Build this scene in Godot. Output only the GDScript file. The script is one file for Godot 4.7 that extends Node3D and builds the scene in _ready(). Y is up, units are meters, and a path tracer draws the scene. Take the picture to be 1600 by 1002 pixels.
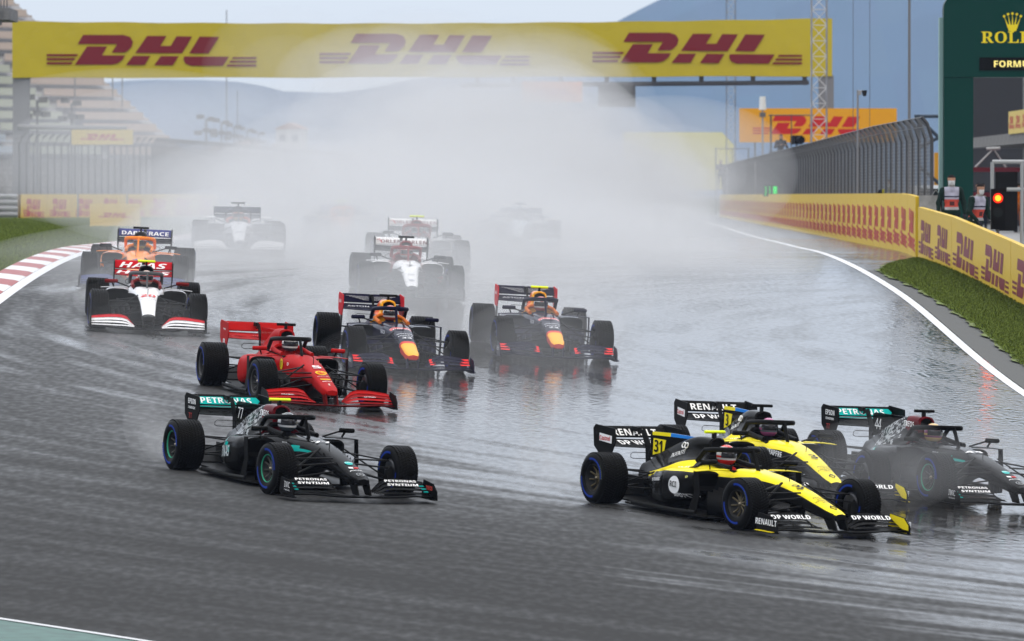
extends Node3D
# Wet start of a motor race: racing cars come downhill out of their own spray. Units are metres, y is up, the cars drive towards +z.

const EYE_HEIGHT := 1.45
var used_names := {}
var mats := {}
var type_cache := {}
var fonts := {}


# A collector of triangles with smooth normals, linear colours and texture coordinates.
class Shape:
	var v := PackedVector3Array()
	var n := PackedVector3Array()
	var c := PackedColorArray()
	var t := PackedVector2Array()
	var col := Color(0.5, 0.5, 0.5)

	func tri(a: Vector3, b: Vector3, d: Vector3, na: Vector3, nb: Vector3, nd: Vector3, ta := Vector2.ZERO, tb := Vector2.ZERO, td := Vector2.ZERO) -> void:
		if (b - a).cross(d - a).dot(na + nb + nd) > 0.0:
			v.append(a); v.append(d); v.append(b)
			n.append(na); n.append(nd); n.append(nb)
			t.append(ta); t.append(td); t.append(tb)
		else:
			v.append(a); v.append(b); v.append(d)
			n.append(na); n.append(nb); n.append(nd)
			t.append(ta); t.append(tb); t.append(td)
		c.append(col); c.append(col); c.append(col)

	func flat(a: Vector3, b: Vector3, d: Vector3, towards: Vector3) -> void:
		var f := (b - a).cross(d - a).normalized()
		if f.dot(towards) < 0.0:
			f = -f
		tri(a, b, d, f, f, f)

	func quad(a: Vector3, b: Vector3, d: Vector3, e: Vector3, towards: Vector3) -> void:
		flat(a, b, d, towards)
		flat(a, d, e, towards)

	func box(at: Vector3, size: Vector3, turn := Basis.IDENTITY) -> void:
		var h := size * 0.5
		for axis in 3:
			for s: float in [-1.0, 1.0]:
				var o := Vector3.ZERO
				var p := Vector3.ZERO
				var q := Vector3.ZERO
				o[axis] = h[axis] * s
				p[(axis + 1) % 3] = h[(axis + 1) % 3]
				q[(axis + 2) % 3] = h[(axis + 2) % 3]
				quad(at + turn * (o - p - q), at + turn * (o + p - q), at + turn * (o + p + q), at + turn * (o - p + q), turn * o)

	# A skin over rows of points; every ring may be closed.
	func skin(rows: Array, closed: bool, colour = null, uvs := Vector2.ONE) -> void:
		var nr := rows.size()
		var nc: int = rows[0].size()
		var normals := []
		for i in nr:
			var ring: PackedVector3Array = rows[i]
			var before: PackedVector3Array = rows[maxi(i - 1, 0)]
			var after: PackedVector3Array = rows[mini(i + 1, nr - 1)]
			var mid := Vector3.ZERO
			for p in ring:
				mid += p
			mid /= nc
			var list := PackedVector3Array()
			for j in nc:
				var l := (j - 1 + nc) % nc if closed else maxi(j - 1, 0)
				var r := (j + 1) % nc if closed else mini(j + 1, nc - 1)
				var nn := (after[j] - before[j]).cross(ring[r] - ring[l]).normalized()
				if closed and nn.dot(ring[j] - mid) < 0.0:
					nn = -nn
				list.append(nn)
			normals.append(list)
		for i in nr - 1:
			for j in (nc if closed else nc - 1):
				var k := (j + 1) % nc
				var a: Vector3 = rows[i][j]
				var b: Vector3 = rows[i][k]
				var d: Vector3 = rows[i + 1][k]
				var e: Vector3 = rows[i + 1][j]
				if colour != null:
					col = colour.call((a + b + d + e) * 0.25)
					if col.a == 0.0:
						continue
				var ua := Vector2(float(j) / nc, float(i) / (nr - 1)) * uvs
				var ub := Vector2(float(j + 1) / nc, float(i) / (nr - 1)) * uvs
				var ud := Vector2(float(j + 1) / nc, float(i + 1) / (nr - 1)) * uvs
				var ue := Vector2(float(j) / nc, float(i + 1) / (nr - 1)) * uvs
				var na: Vector3 = normals[i][j]
				var nb: Vector3 = normals[i][k]
				var nd: Vector3 = normals[i + 1][k]
				var ne: Vector3 = normals[i + 1][j]
				tri(a, b, d, na, nb, nd, ua, ub, ud)
				tri(a, d, e, na, nd, ne, ua, ud, ue)

	func cap(ring: PackedVector3Array, towards: Vector3) -> void:
		var mid := Vector3.ZERO
		for p in ring:
			mid += p
		mid /= ring.size()
		for j in ring.size():
			flat(mid, ring[j], ring[(j + 1) % ring.size()], towards)

	# A tube through points; wide and high are its half sizes.
	func tube(points: Array, wide: float, high := -1.0, sides := 6, end_scale := 1.0) -> void:
		if high < 0.0:
			high = wide
		var rows := []
		for i in points.size():
			var p: Vector3 = points[i]
			var f: Vector3 = (points[mini(i + 1, points.size() - 1)] - points[maxi(i - 1, 0)]).normalized()
			var up := Vector3.UP if absf(f.y) < 0.9 else Vector3.BACK
			var side := f.cross(up).normalized()
			up = side.cross(f).normalized()
			var ring := PackedVector3Array()
			var k := lerpf(1.0, end_scale, float(i) / maxf(1.0, points.size() - 1.0))
			for s in sides:
				var a := TAU * (s + 0.5) / sides
				ring.append(p + side * cos(a) * wide * k + up * sin(a) * high * k)
			rows.append(ring)
		skin(rows, true)
		cap(rows[0], points[0] - points[1])
		cap(rows[-1], points[-1] - points[-2])

	# A flat outline in the x-y plane, given thickness along z, then placed.
	func plate(outline: PackedVector2Array, thick: float, where: Transform3D) -> void:
		var idx := Geometry2D.triangulate_polygon(outline)
		var zf := where.basis.z.normalized()
		for s: float in ([-0.5, 0.5] if thick > 0.0 else [0.5]):
			for i in range(0, idx.size(), 3):
				var p := []
				for k in 3:
					var q := outline[idx[i + k]]
					p.append(where * Vector3(q.x, q.y, s * thick))
				flat(p[0], p[1], p[2], zf * s)
		if thick <= 0.0:
			return
		var mid := Vector2.ZERO
		for q in outline:
			mid += q
		mid /= outline.size()
		var turning := 1.0 if Geometry2D.is_polygon_clockwise(outline) else -1.0
		for i in outline.size():
			var a := outline[i]
			var b := outline[(i + 1) % outline.size()]
			var out := Vector2(-(b - a).y, (b - a).x) * turning
			quad(where * Vector3(a.x, a.y, -thick / 2), where * Vector3(b.x, b.y, -thick / 2), where * Vector3(b.x, b.y, thick / 2), where * Vector3(a.x, a.y, thick / 2), where.basis * Vector3(out.x, out.y, 0))

	# A profile of (radius, place along x) turned round the x axis.
	func lathe(profile: Array, at: Vector3, seg: int, colour = null, uvs := Vector2.ONE) -> void:
		var rows := []
		for k in seg + 1:
			var a := TAU * k / seg
			var row := PackedVector3Array()
			for p: Vector2 in profile:
				row.append(Vector3(p.y, cos(a) * p.x, sin(a) * p.x))
			rows.append(row)
		var nr := rows.size()
		for i in nr - 1:
			for j in profile.size() - 1:
				var norm := []
				for q in [[i, j], [i, j + 1], [i + 1, j + 1], [i + 1, j]]:
					var a: float = TAU * q[0] / seg
					var p0: Vector2 = profile[maxi(q[1] - 1, 0)]
					var p1: Vector2 = profile[mini(q[1] + 1, profile.size() - 1)]
					var m := Vector2(p1.y - p0.y, -(p1.x - p0.x)).normalized()
					norm.append(Vector3(m.y, cos(a) * m.x, sin(a) * m.x))
				var a0: Vector3 = rows[i][j] + at
				var a1: Vector3 = rows[i][j + 1] + at
				var a2: Vector3 = rows[i + 1][j + 1] + at
				var a3: Vector3 = rows[i + 1][j] + at
				if colour != null:
					col = colour.call(j, (i + 0.5) / seg)
				var u0 := Vector2(float(i) / seg, float(j) / (profile.size() - 1)) * uvs
				var u1 := Vector2(float(i) / seg, float(j + 1) / (profile.size() - 1)) * uvs
				var u2 := Vector2(float(i + 1) / seg, float(j + 1) / (profile.size() - 1)) * uvs
				var u3 := Vector2(float(i + 1) / seg, float(j) / (profile.size() - 1)) * uvs
				tri(a0, a1, a2, norm[0], norm[1], norm[2], u0, u1, u2)
				tri(a0, a2, a3, norm[0], norm[2], norm[3], u0, u2, u3)

	func mesh() -> ArrayMesh:
		var m := ArrayMesh.new()
		if v.is_empty():
			return m
		var a := []
		a.resize(Mesh.ARRAY_MAX)
		a[Mesh.ARRAY_VERTEX] = v
		a[Mesh.ARRAY_NORMAL] = n
		a[Mesh.ARRAY_COLOR] = c
		a[Mesh.ARRAY_TEX_UV] = t
		m.add_surface_from_arrays(Mesh.PRIMITIVE_TRIANGLES, a)
		return m


func numbered(called: String) -> String:
	var k: int = used_names.get(called, 0)
	used_names[called] = k + 1
	return called if k == 0 else "%s_%03d" % [called, k]


func tag(o: Node, label := "", category := "", group := "", kind := "") -> Node:
	for pair in [["label", label], ["category", category], ["group", group], ["kind", kind]]:
		if pair[1]:
			o.set_meta(pair[0], pair[1])
	return o


func thing(called: String, label: String, category: String, where := Transform3D.IDENTITY, group := "") -> Node3D:
	var o := Node3D.new()
	o.name = numbered(called)
	add_child(o)
	o.transform = where
	tag(o, label, category, group)
	return o


func part(called: String, s: Shape, m: Material, parent: Node, where := Transform3D.IDENTITY) -> MeshInstance3D:
	return put(called, s.mesh(), m, parent, where)


func put(called: String, shape: Mesh, m: Material, parent: Node, where := Transform3D.IDENTITY) -> MeshInstance3D:
	var o := MeshInstance3D.new()
	o.name = numbered(called) if parent == self else called
	o.mesh = shape
	o.material_override = m
	o.transform = where
	parent.add_child(o, true)
	return o


func structure(called: String, s: Shape, m: Material) -> MeshInstance3D:
	var o := part(called, s, m, self)
	o.set_meta("kind", "structure")
	return o


func lin(r: float, g: float, b: float) -> Color:
	return Color(r, g, b)


func plain(rough: float, metal := 0.0, coat := 0.0, shine := 0.16) -> StandardMaterial3D:
	var key := "plain%.2f_%.2f_%.2f_%.2f" % [rough, metal, coat, shine]
	if not mats.has(key):
		var m := StandardMaterial3D.new()
		m.vertex_color_use_as_albedo = true
		m.roughness = rough
		m.metallic_specular = shine if metal == 0.0 else 0.5
		m.metallic = metal
		if coat > 0.0:
			m.clearcoat_enabled = true
			m.clearcoat = coat
			m.clearcoat_roughness = 0.12
		mats[key] = m
	return mats[key]


# Ground height: a level straight that tips over a crest into a cambered descent towards the camera.
func ground(x: float, d: float) -> float:
	var xc := clampf(x, -14.0, 14.0)
	var a := EYE_HEIGHT - 8.4 + 0.04 * d - 0.053 * xc
	var b := 0.1 - 0.01 * xc - 0.0003 * (d - 180.0)
	var h := maxf(0.8 - absf(a - b), 0.0) / 0.8
	return minf(a, b) - h * h * 0.2


func on_ground(x: float, d: float, lift := 0.0) -> Vector3:
	return Vector3(x, ground(x, d) + lift, -d)


# A frame standing on the ground at x, d, turned so that its +z faces the heading.
func stance(x: float, d: float, yaw: float) -> Transform3D:
	var e := 0.5
	var up := Vector3(-(ground(x + e, d) - ground(x - e, d)), 2.0 * e, (ground(x, d + e) - ground(x, d - e))).normalized()
	var f := Vector3(sin(yaw), 0, cos(yaw))
	var side := up.cross(f).normalized()
	f = side.cross(up).normalized()
	return Transform3D(Basis(side, up, f), on_ground(x, d))


# Flat lettering: triangles of a string, its height 1, centred.
func type_of(text: String, face: String) -> PackedVector3Array:
	var key := face + "|" + text
	if not type_cache.has(key):
		if not fonts.has(face):
			var f := SystemFont.new()
			f.font_names = PackedStringArray(["Droid Serif" if face.begins_with("serif") else "Droid Sans"])
			f.font_weight = 700 if face.ends_with("bold") else 400
			fonts[face] = f
		var tm := TextMesh.new()
		tm.font = fonts[face]
		tm.text = text
		tm.font_size = 48
		tm.pixel_size = 0.01
		tm.depth = 0.0
		tm.curve_step = 4.0
		var a := tm.surface_get_arrays(0)
		var vs: PackedVector3Array = a[Mesh.ARRAY_VERTEX]
		var out := PackedVector3Array()
		if a[Mesh.ARRAY_INDEX] != null and a[Mesh.ARRAY_INDEX].size():
			for i in a[Mesh.ARRAY_INDEX]:
				out.append(vs[i])
		else:
			out = vs
		var lo := Vector2(1e9, 1e9)
		var hi := -lo
		for p in out:
			lo = lo.min(Vector2(p.x, p.y))
			hi = hi.max(Vector2(p.x, p.y))
		var k := 1.0 / maxf(hi.y - lo.y, 1e-4)
		for i in out.size():
			out[i] = Vector3((out[i].x - (lo.x + hi.x) / 2) * k, (out[i].y - (lo.y + hi.y) / 2) * k, 0)
		type_cache[key] = out
	return type_cache[key]


# Letters laid on a surface: spot.call(x, y) gives the point there; facing is the way they face.
func letters(s: Shape, text: String, high: float, spot: Callable, facing: Vector3, colour: Color, stretch := 1.0, slant := 0.0, face := "sans bold") -> void:
	s.col = colour
	var tris := type_of(text, face)
	for i in range(0, tris.size() - 2, 3):
		var p := []
		for k in 3:
			var q := tris[i + k]
			p.append(spot.call((q.x * stretch + q.y * slant) * high, q.y * high))
		s.flat(p[0], p[1], p[2], facing)


func panel_spot(at: Vector3, right: Vector3, up: Vector3) -> Callable:
	return func(x: float, y: float) -> Vector3: return at + right * x + up * y


# The courier's three slanted letters between speed lines, as outlines 12.55 wide and 1.89 high about the middle.
func courier_logo() -> Array:
	var raw := [
		[493, 207, 735, 207, 775, 220, 791, 248, 783, 280, 757, 305, 740, 313, 664, 313, 697, 262, 460, 262],
		[517, 276, 637, 276, 606, 330, 745, 330, 730, 355, 700, 378, 665, 386, 443, 386],
		[876, 213, 992, 213, 955, 273, 1017, 273, 1052, 215, 1146, 217, 1085, 318, 805, 316],
		[792, 333, 896, 333, 862, 388, 748, 388], [958, 334, 1066, 335, 1030, 390, 917, 390],
		[1190, 217, 1308, 219, 1244, 319, 1128, 318], [1097, 336, 1366, 338, 1330, 393, 1140, 393, 1105, 380, 1093, 355],
		[275, 322, 462, 322, 457, 335, 275, 335], [275, 346, 447, 346, 440, 359, 275, 359], [275, 371, 430, 371, 424, 384, 275, 384],
		[1390, 340, 1530, 340, 1530, 351, 1384, 351], [1374, 362, 1530, 362, 1530, 374, 1367, 374], [1358, 385, 1530, 385, 1530, 397, 1350, 397]]
	var out := []
	for r in raw:
		var p := PackedVector2Array()
		for i in range(0, r.size(), 2):
			p.append(Vector2((r[i] - 902.5) / 100.0, (301.5 - r[i + 1]) / 100.0))
		out.append(p)
	return out


func logo_shape(colour: Color, wide: float, high: float, thick := 0.0) -> Shape:
	var s := Shape.new()
	s.col = colour
	for p in courier_logo():
		s.plate(p, thick, Transform3D(Basis(Vector3(wide / 12.55, 0, 0), Vector3(0, high / 1.9, 0), Vector3(0, 0, 1)), Vector3.ZERO))
	return s


func noise_texture(freq: float, size: int, ramp: Array, octaves := 4, kind := FastNoiseLite.TYPE_SIMPLEX_SMOOTH, noise_seed := 1, normal_map := false, bump := 4.0) -> NoiseTexture2D:
	var f := FastNoiseLite.new()
	f.noise_type = kind
	f.seed = noise_seed
	f.frequency = freq
	f.fractal_octaves = octaves
	var t := NoiseTexture2D.new()
	t.noise = f
	t.width = size
	t.height = size
	t.seamless = true
	if normal_map:
		t.as_normal_map = true
		t.bump_strength = bump
	elif ramp.size():
		var g := Gradient.new()
		var offs := PackedFloat32Array()
		var cols := PackedColorArray()
		for i in ramp.size():
			offs.append(ramp[i][0])
			cols.append(ramp[i][1])
		g.offsets = offs
		g.colors = cols
		t.color_ramp = g
	return t


# ---------------------------------------------------------------- the setting
func along(table: Array, d: float) -> float:
	for i in table.size() - 1:
		if d <= table[i + 1][0] or i == table.size() - 2:
			var k: float = (d - table[i][0]) / (table[i + 1][0] - table[i][0])
			return lerpf(table[i][1], table[i + 1][1], k)
	return 0.0


func curved(table: Array, d: float) -> float:
	for i in table.size() - 1:
		if d <= table[i + 1][0] or i == table.size() - 2:
			var span: float = table[i + 1][0] - table[i][0]
			var pre: int = maxi(i - 1, 0)
			var post: int = mini(i + 2, table.size() - 1)
			var tp: float = table[pre][0] - table[i][0] if pre != i else -span
			var tq: float = table[post][0] - table[i][0] if post != i + 1 else 2.0 * span
			return cubic_interpolate_in_time(table[i][1], table[i + 1][1], table[pre][1], table[post][1], clampf((d - table[i][0]) / span, -0.5, 1.5), span, tp, tq)
	return 0.0


const LINE_R := [[60.0, 14.0], [100.0, 10.6], [120.0, 9.3], [137.8, 8.48], [166.0, 7.95], [178.0, 7.66], [191.0, 7.42], [240.0, 7.62], [375.0, 9.24], [545.0, 11.3], [900.0, 15.6]]
const WALL_NEAR := [[110.0, 13.4], [140.0, 11.5], [155.0, 10.68], [168.5, 10.10], [182.5, 9.64], [192.0, 9.37]]
const WALL_FAR := [[193.0, 9.38], [267.0, 10.27], [545.0, 13.42], [900.0, 17.4]]
const DIRT_R := [[60.0, 14.5], [110.0, 10.7], [144.0, 8.95], [160.0, 8.68], [172.0, 8.25], [180.0, 7.95], [187.0, 8.6], [192.0, 9.3]]
const LINE_L := [[60.0, -11.5], [110.0, -9.6], [140.0, -9.35], [151.0, -9.29], [180.0, -9.2], [300.0, -8.3], [600.0, -5.5], [900.0, -2.5]]


# A sheet between two curves x(d), laid on the ground with a lift.
func sheet(s: Shape, left: Callable, right: Callable, d0: float, d1: float, step: float, across: int, lift: float) -> void:
	var n := maxi(1, int((d1 - d0) / step))
	var rows := []
	for i in n + 1:
		var d := lerpf(d0, d1, float(i) / n)
		var l: float = left.call(d)
		var r: float = right.call(d)
		var row := PackedVector3Array()
		for j in across + 1:
			var x := lerpf(l, r, float(j) / across)
			row.append(on_ground(x, d, lift))
		rows.append(row)
	for i in n:
		for j in across:
			var a: Vector3 = rows[i][j]
			var b: Vector3 = rows[i][j + 1]
			var e: Vector3 = rows[i + 1][j + 1]
			var f: Vector3 = rows[i + 1][j]
			var q := []
			for p: Vector3 in [a, b, e, f]:
				q.append(Vector3(-(ground(p.x + 0.5, -p.z) - ground(p.x - 0.5, -p.z)), 1.0, ground(p.x, -p.z + 0.5) - ground(p.x, -p.z - 0.5)).normalized())
			var uv := []
			for p: Vector3 in [a, b, e, f]:
				uv.append(Vector2((p.x + 17.0) / 34.0, (-p.z - 60.0) / 200.0))
			s.tri(a, b, e, q[0], q[1], q[2], uv[0], uv[1], uv[2])
			s.tri(a, e, f, q[0], q[2], q[3], uv[0], uv[2], uv[3])


# The wet track from d = 60 to 260, x = -17 to 17: a water film, thin and broken where tyres have driven it off.
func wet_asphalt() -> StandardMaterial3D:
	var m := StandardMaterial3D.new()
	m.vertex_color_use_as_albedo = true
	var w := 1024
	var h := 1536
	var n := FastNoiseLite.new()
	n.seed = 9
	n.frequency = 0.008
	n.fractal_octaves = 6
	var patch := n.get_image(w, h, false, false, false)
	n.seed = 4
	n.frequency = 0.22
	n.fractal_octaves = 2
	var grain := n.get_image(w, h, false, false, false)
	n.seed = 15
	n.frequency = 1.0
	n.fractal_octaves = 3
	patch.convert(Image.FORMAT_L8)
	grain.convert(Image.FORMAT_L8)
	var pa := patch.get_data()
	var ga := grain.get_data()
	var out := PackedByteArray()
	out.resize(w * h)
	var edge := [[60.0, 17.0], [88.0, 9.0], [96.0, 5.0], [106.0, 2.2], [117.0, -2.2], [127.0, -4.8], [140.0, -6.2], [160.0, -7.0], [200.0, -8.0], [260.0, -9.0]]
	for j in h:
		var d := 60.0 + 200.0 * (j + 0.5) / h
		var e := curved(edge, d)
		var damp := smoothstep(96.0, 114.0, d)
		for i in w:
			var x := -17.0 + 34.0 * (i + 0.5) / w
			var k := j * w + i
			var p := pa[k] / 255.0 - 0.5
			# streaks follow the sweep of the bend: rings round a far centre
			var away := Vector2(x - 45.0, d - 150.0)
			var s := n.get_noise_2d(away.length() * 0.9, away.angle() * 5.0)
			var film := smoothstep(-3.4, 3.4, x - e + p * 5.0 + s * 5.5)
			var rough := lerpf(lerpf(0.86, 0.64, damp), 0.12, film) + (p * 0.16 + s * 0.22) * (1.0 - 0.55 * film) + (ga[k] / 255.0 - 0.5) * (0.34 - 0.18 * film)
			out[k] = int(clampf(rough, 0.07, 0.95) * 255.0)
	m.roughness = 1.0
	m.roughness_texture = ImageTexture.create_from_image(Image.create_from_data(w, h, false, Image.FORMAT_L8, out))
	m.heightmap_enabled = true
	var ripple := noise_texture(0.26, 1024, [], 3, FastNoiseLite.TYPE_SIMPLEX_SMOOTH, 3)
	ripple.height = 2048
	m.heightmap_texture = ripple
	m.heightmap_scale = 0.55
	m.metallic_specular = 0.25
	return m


func grass_material() -> StandardMaterial3D:
	var m := StandardMaterial3D.new()
	m.vertex_color_use_as_albedo = true
	m.uv1_triplanar = true
	m.uv1_world_triplanar = true
	m.uv1_scale = Vector3(0.25, 0.25, 0.25)
	m.albedo_texture = noise_texture(0.02, 512, [[0.0, Color(0.62, 0.46, 0.40)], [0.4, Color(0.75, 0.72, 0.66)], [0.6, Color(0.92, 0.92, 0.86)], [1.0, Color(1, 1, 0.9)]], 5, FastNoiseLite.TYPE_SIMPLEX_SMOOTH, 21)
	m.roughness = 0.85
	return m


func tufts(called: String, label: String, spots: Array, high: float) -> void:
	var s := Shape.new()
	var rng := RandomNumberGenerator.new()
	rng.seed = 77
	for k in 9:
		var a := TAU * k / 9.0 + rng.randf() * 0.5
		var at := Vector3(cos(a), 0, sin(a)) * rng.randf_range(0.01, 0.05)
		var tip := at + Vector3(cos(a) * 0.04, rng.randf_range(0.7, 1.0) * high, sin(a) * 0.04)
		var wide := Vector3(-sin(a), 0, cos(a)) * 0.010
		var g := rng.randf_range(0.5, 1.3)
		s.col = lin(0.16 * g, 0.215 * g, 0.045 * g)
		var nn := Vector3(cos(a), 0.9, sin(a)).normalized()
		s.tri(at - wide, at + wide, tip, nn, nn, nn)
	var mm := MultiMesh.new()
	mm.transform_format = MultiMesh.TRANSFORM_3D
	mm.mesh = s.mesh()
	mm.instance_count = spots.size()
	for i in spots.size():
		var k := rng.randf_range(0.7, 1.4)
		mm.set_instance_transform(i, Transform3D(Basis(Vector3.UP, rng.randf() * TAU).scaled(Vector3(k, k * rng.randf_range(0.7, 1.2), k)), spots[i]))
	var o := MultiMeshInstance3D.new()
	o.name = called
	o.multimesh = mm
	o.material_override = plain(0.8)
	add_child(o)
	tag(o, label, "grass", "", "stuff")


func build_ground() -> void:
	var s := Shape.new()
	s.col = lin(0.055, 0.07, 0.03)
	var far_ds := [10.0, 80.0, 140.0, 170.0, 190.0, 210.0, 260.0, 400.0, 700.0, 1200.0, 2000.0, 3200.0, 4600.0]
	for i in far_ds.size() - 1:
		sheet(s, func(d: float) -> float: return -40.0 - d * 0.6, func(d: float) -> float: return 40.0 + d * 0.6, far_ds[i], far_ds[i + 1], 200.0, 24, -0.25)
	structure("terrain", s, plain(0.9))
	# the wet track
	s = Shape.new()
	s.col = lin(0.028, 0.0285, 0.031)
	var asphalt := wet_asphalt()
	sheet(s, func(_d: float) -> float: return -17.0, func(_d: float) -> float: return 17.0, 15.0, 150.0, 5.0, 34, 0.0)
	sheet(s, func(d: float) -> float: return curved(LINE_L, d) - 1.6, func(d: float) -> float: return curved(WALL_NEAR, d) + 0.4 if d < 193.0 else along(WALL_FAR, d) + 0.5, 150.0, 230.0, 1.0, 34, 0.0)
	sheet(s, func(d: float) -> float: return curved(LINE_L, d) - 1.6, func(d: float) -> float: return along(WALL_FAR, d) + 0.5, 230.0, 260.0, 5.0, 24, 0.0)
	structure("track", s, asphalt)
	s = Shape.new()
	s.col = lin(0.028, 0.0285, 0.031)
	sheet(s, func(d: float) -> float: return curved(LINE_L, d) - 1.6, func(d: float) -> float: return along(WALL_FAR, d) + 0.5, 260.0, 900.0, 10.0, 24, 0.0)
	structure("straight_road", s, plain(0.3))
	# painted lines
	var paint := plain(0.35)
	s = Shape.new()
	s.col = lin(0.62, 0.63, 0.65)
	sheet(s, func(d: float) -> float: return curved(LINE_R, d) - 0.09, func(d: float) -> float: return curved(LINE_R, d) + 0.09, 90.0, 620.0, 1.0, 1, 0.006)
	structure("edge_line_marking", s, paint)
	s = Shape.new()
	s.col = lin(0.60, 0.61, 0.63)
	sheet(s, func(d: float) -> float: return curved(LINE_L, d) - 0.02, func(d: float) -> float: return curved(LINE_L, d) + 0.20, 112.0, 560.0, 2.0, 1, 0.006)
	structure("edge_line_marking", s, paint)
	# green run-off with its white edge, at the bend's outside
	s = Shape.new()
	s.col = lin(0.055, 0.14, 0.11)
	var edge := func(x: float) -> float: return 83.0 - (x - 0.0) * 1.03 - 0.02 * (x + 4.0) * (x + 4.0)
	for i in 26:
		var x0 := -14.0 + i * 0.8
		var x1 := x0 + 0.8
		for k in 4:
			var a: float = lerpf(60.0, edge.call(x0), k / 4.0)
			var b: float = lerpf(60.0, edge.call(x1), k / 4.0)
			var e: float = lerpf(60.0, edge.call(x1), (k + 1) / 4.0)
			var f: float = lerpf(60.0, edge.call(x0), (k + 1) / 4.0)
			s.quad(on_ground(x0, a, 0.008), on_ground(x1, b, 0.008), on_ground(x1, e, 0.008), on_ground(x0, f, 0.008), Vector3.UP)
	structure("run_off_path", s, grainy(0.4))
	s = Shape.new()
	s.col = lin(0.55, 0.56, 0.57)
	for i in 52:
		var x0 := -14.0 + i * 0.4
		var x1 := x0 + 0.4
		s.quad(on_ground(x0, edge.call(x0), 0.016), on_ground(x1, edge.call(x1), 0.016), on_ground(x1, edge.call(x1) + 0.17, 0.016), on_ground(x0, edge.call(x0) + 0.17, 0.016), Vector3.UP)
	structure("edge_line_marking", s, paint)
	# kerb of red and white blocks
	var kerb := Node3D.new()
	kerb.name = "kerb"
	add_child(kerb)
	tag(kerb, "", "", "", "structure")
	var blocks := 78
	for i in blocks:
		var d0 := 126.0 + i * 2.2
		s = Shape.new()
		s.col = lin(0.30, 0.045, 0.04) if i % 2 else lin(0.62, 0.62, 0.62)
		var rows := []
		for k in 2:
			var d := d0 + 2.19 * k
			var x := curved(LINE_L, d) - 0.03
			var row := PackedVector3Array()
			for q in [[0.0, 0.005], [-0.08, 0.026], [-0.35, 0.05], [-0.56, 0.06], [-0.6, 0.01]]:
				row.append(on_ground(x + q[0], d, q[1]))
			rows.append(row)
		for j in 4:
			s.quad(rows[0][j], rows[0][j + 1], rows[1][j + 1], rows[1][j], Vector3.UP)
		part("kerb_block", s, paint, kerb)
	# grass on both sides, a dirty strip where the grass meets the track
	var turf := grass_material()
	s = Shape.new()
	s.col = lin(0.075, 0.075, 0.07)
	sheet(s, func(d: float) -> float: return minf(curved(LINE_R, d) + 0.12, curved(DIRT_R, d) - 0.05), func(d: float) -> float: return curved(DIRT_R, d) + 0.12, 100.0, 181.0, 1.0, 2, 0.004)
	structure("verge_path", s, gravelly())
	s = Shape.new()
	s.col = lin(0.15, 0.215, 0.04)
	sheet(s, func(d: float) -> float: return curved(DIRT_R, d) + 0.1 * sin(d * 1.7) * 0.6 + 0.05 * sin(d * 4.1), func(d: float) -> float: return curved(WALL_NEAR, d) + 0.06, 100.0, 191.5, 0.5, 10, 0.035)
	structure("lawn", s, turf)
	s = Shape.new()
	s.col = lin(0.085, 0.115, 0.035)
	sheet(s, func(d: float) -> float: return -60.0 - d * 0.05, func(d: float) -> float: return curved(LINE_L, d) - 0.66, 118.0, 460.0, 3.0, 18, 0.03)
	structure("lawn", s, turf)
	var rng := RandomNumberGenerator.new()
	rng.seed = 5
	var spots := []
	for i in 26000:
		var d := rng.randf_range(138.0, 191.0)
		var x0 := curved(DIRT_R, d) + 0.05
		var x1 := curved(WALL_NEAR, d) - 0.02
		if rng.randf() < (x1 - x0) / 2.6:
			spots.append(on_ground(lerpf(x0, x1, rng.randf()), d, 0.03))
	tufts("verge_grass", "bright green wet grass between the white line and the yellow boards", spots, 0.042)
	spots = []
	for i in 30000:
		var d := 148.0 + 240.0 * pow(rng.randf(), 1.6)
		var x1 := curved(LINE_L, d) - 0.66
		var x0 := maxf(-24.0, -0.0635 * d)
		if x0 < x1:
			spots.append(on_ground(lerpf(x0, x1, rng.randf()), d, 0.025))
	tufts("infield_grass", "dull green grass beyond the red and white kerb", spots, 0.07)
	# pale concrete of the pit lane
	s = Shape.new()
	s.col = lin(0.34, 0.34, 0.34)
	sheet(s, func(d: float) -> float: return (curved(WALL_NEAR, d) if d < 193.0 else along(WALL_FAR, d)) + 0.45, func(_d: float) -> float: return 32.0, 130.0, 620.0, 5.0, 10, 0.06)
	structure("pit_lane_road", s, grainy(0.5))


func grainy(rough: float) -> StandardMaterial3D:
	var key := "grainy%.2f" % rough
	if not mats.has(key):
		var m := StandardMaterial3D.new()
		m.vertex_color_use_as_albedo = true
		m.uv1_triplanar = true
		m.uv1_world_triplanar = true
		m.uv1_scale = Vector3(0.4, 0.4, 0.4)
		m.albedo_texture = noise_texture(0.015, 512, [[0.0, Color(0.72, 0.72, 0.72)], [0.5, Color(0.9, 0.9, 0.9)], [1.0, Color(1, 1, 1)]], 5, FastNoiseLite.TYPE_SIMPLEX_SMOOTH, 31)
		m.roughness = rough
		m.metallic_specular = 0.2
		mats[key] = m
	return mats[key]


func gravelly() -> StandardMaterial3D:
	var m := StandardMaterial3D.new()
	m.vertex_color_use_as_albedo = true
	m.uv1_triplanar = true
	m.uv1_world_triplanar = true
	m.uv1_scale = Vector3(0.8, 0.8, 0.8)
	m.albedo_texture = noise_texture(0.08, 512, [[0.0, Color(0.3, 0.3, 0.28)], [0.5, Color(0.75, 0.75, 0.72)], [1.0, Color(1, 1, 1)]], 3, FastNoiseLite.TYPE_CELLULAR, 13)
	m.roughness = 0.7
	return m


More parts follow.
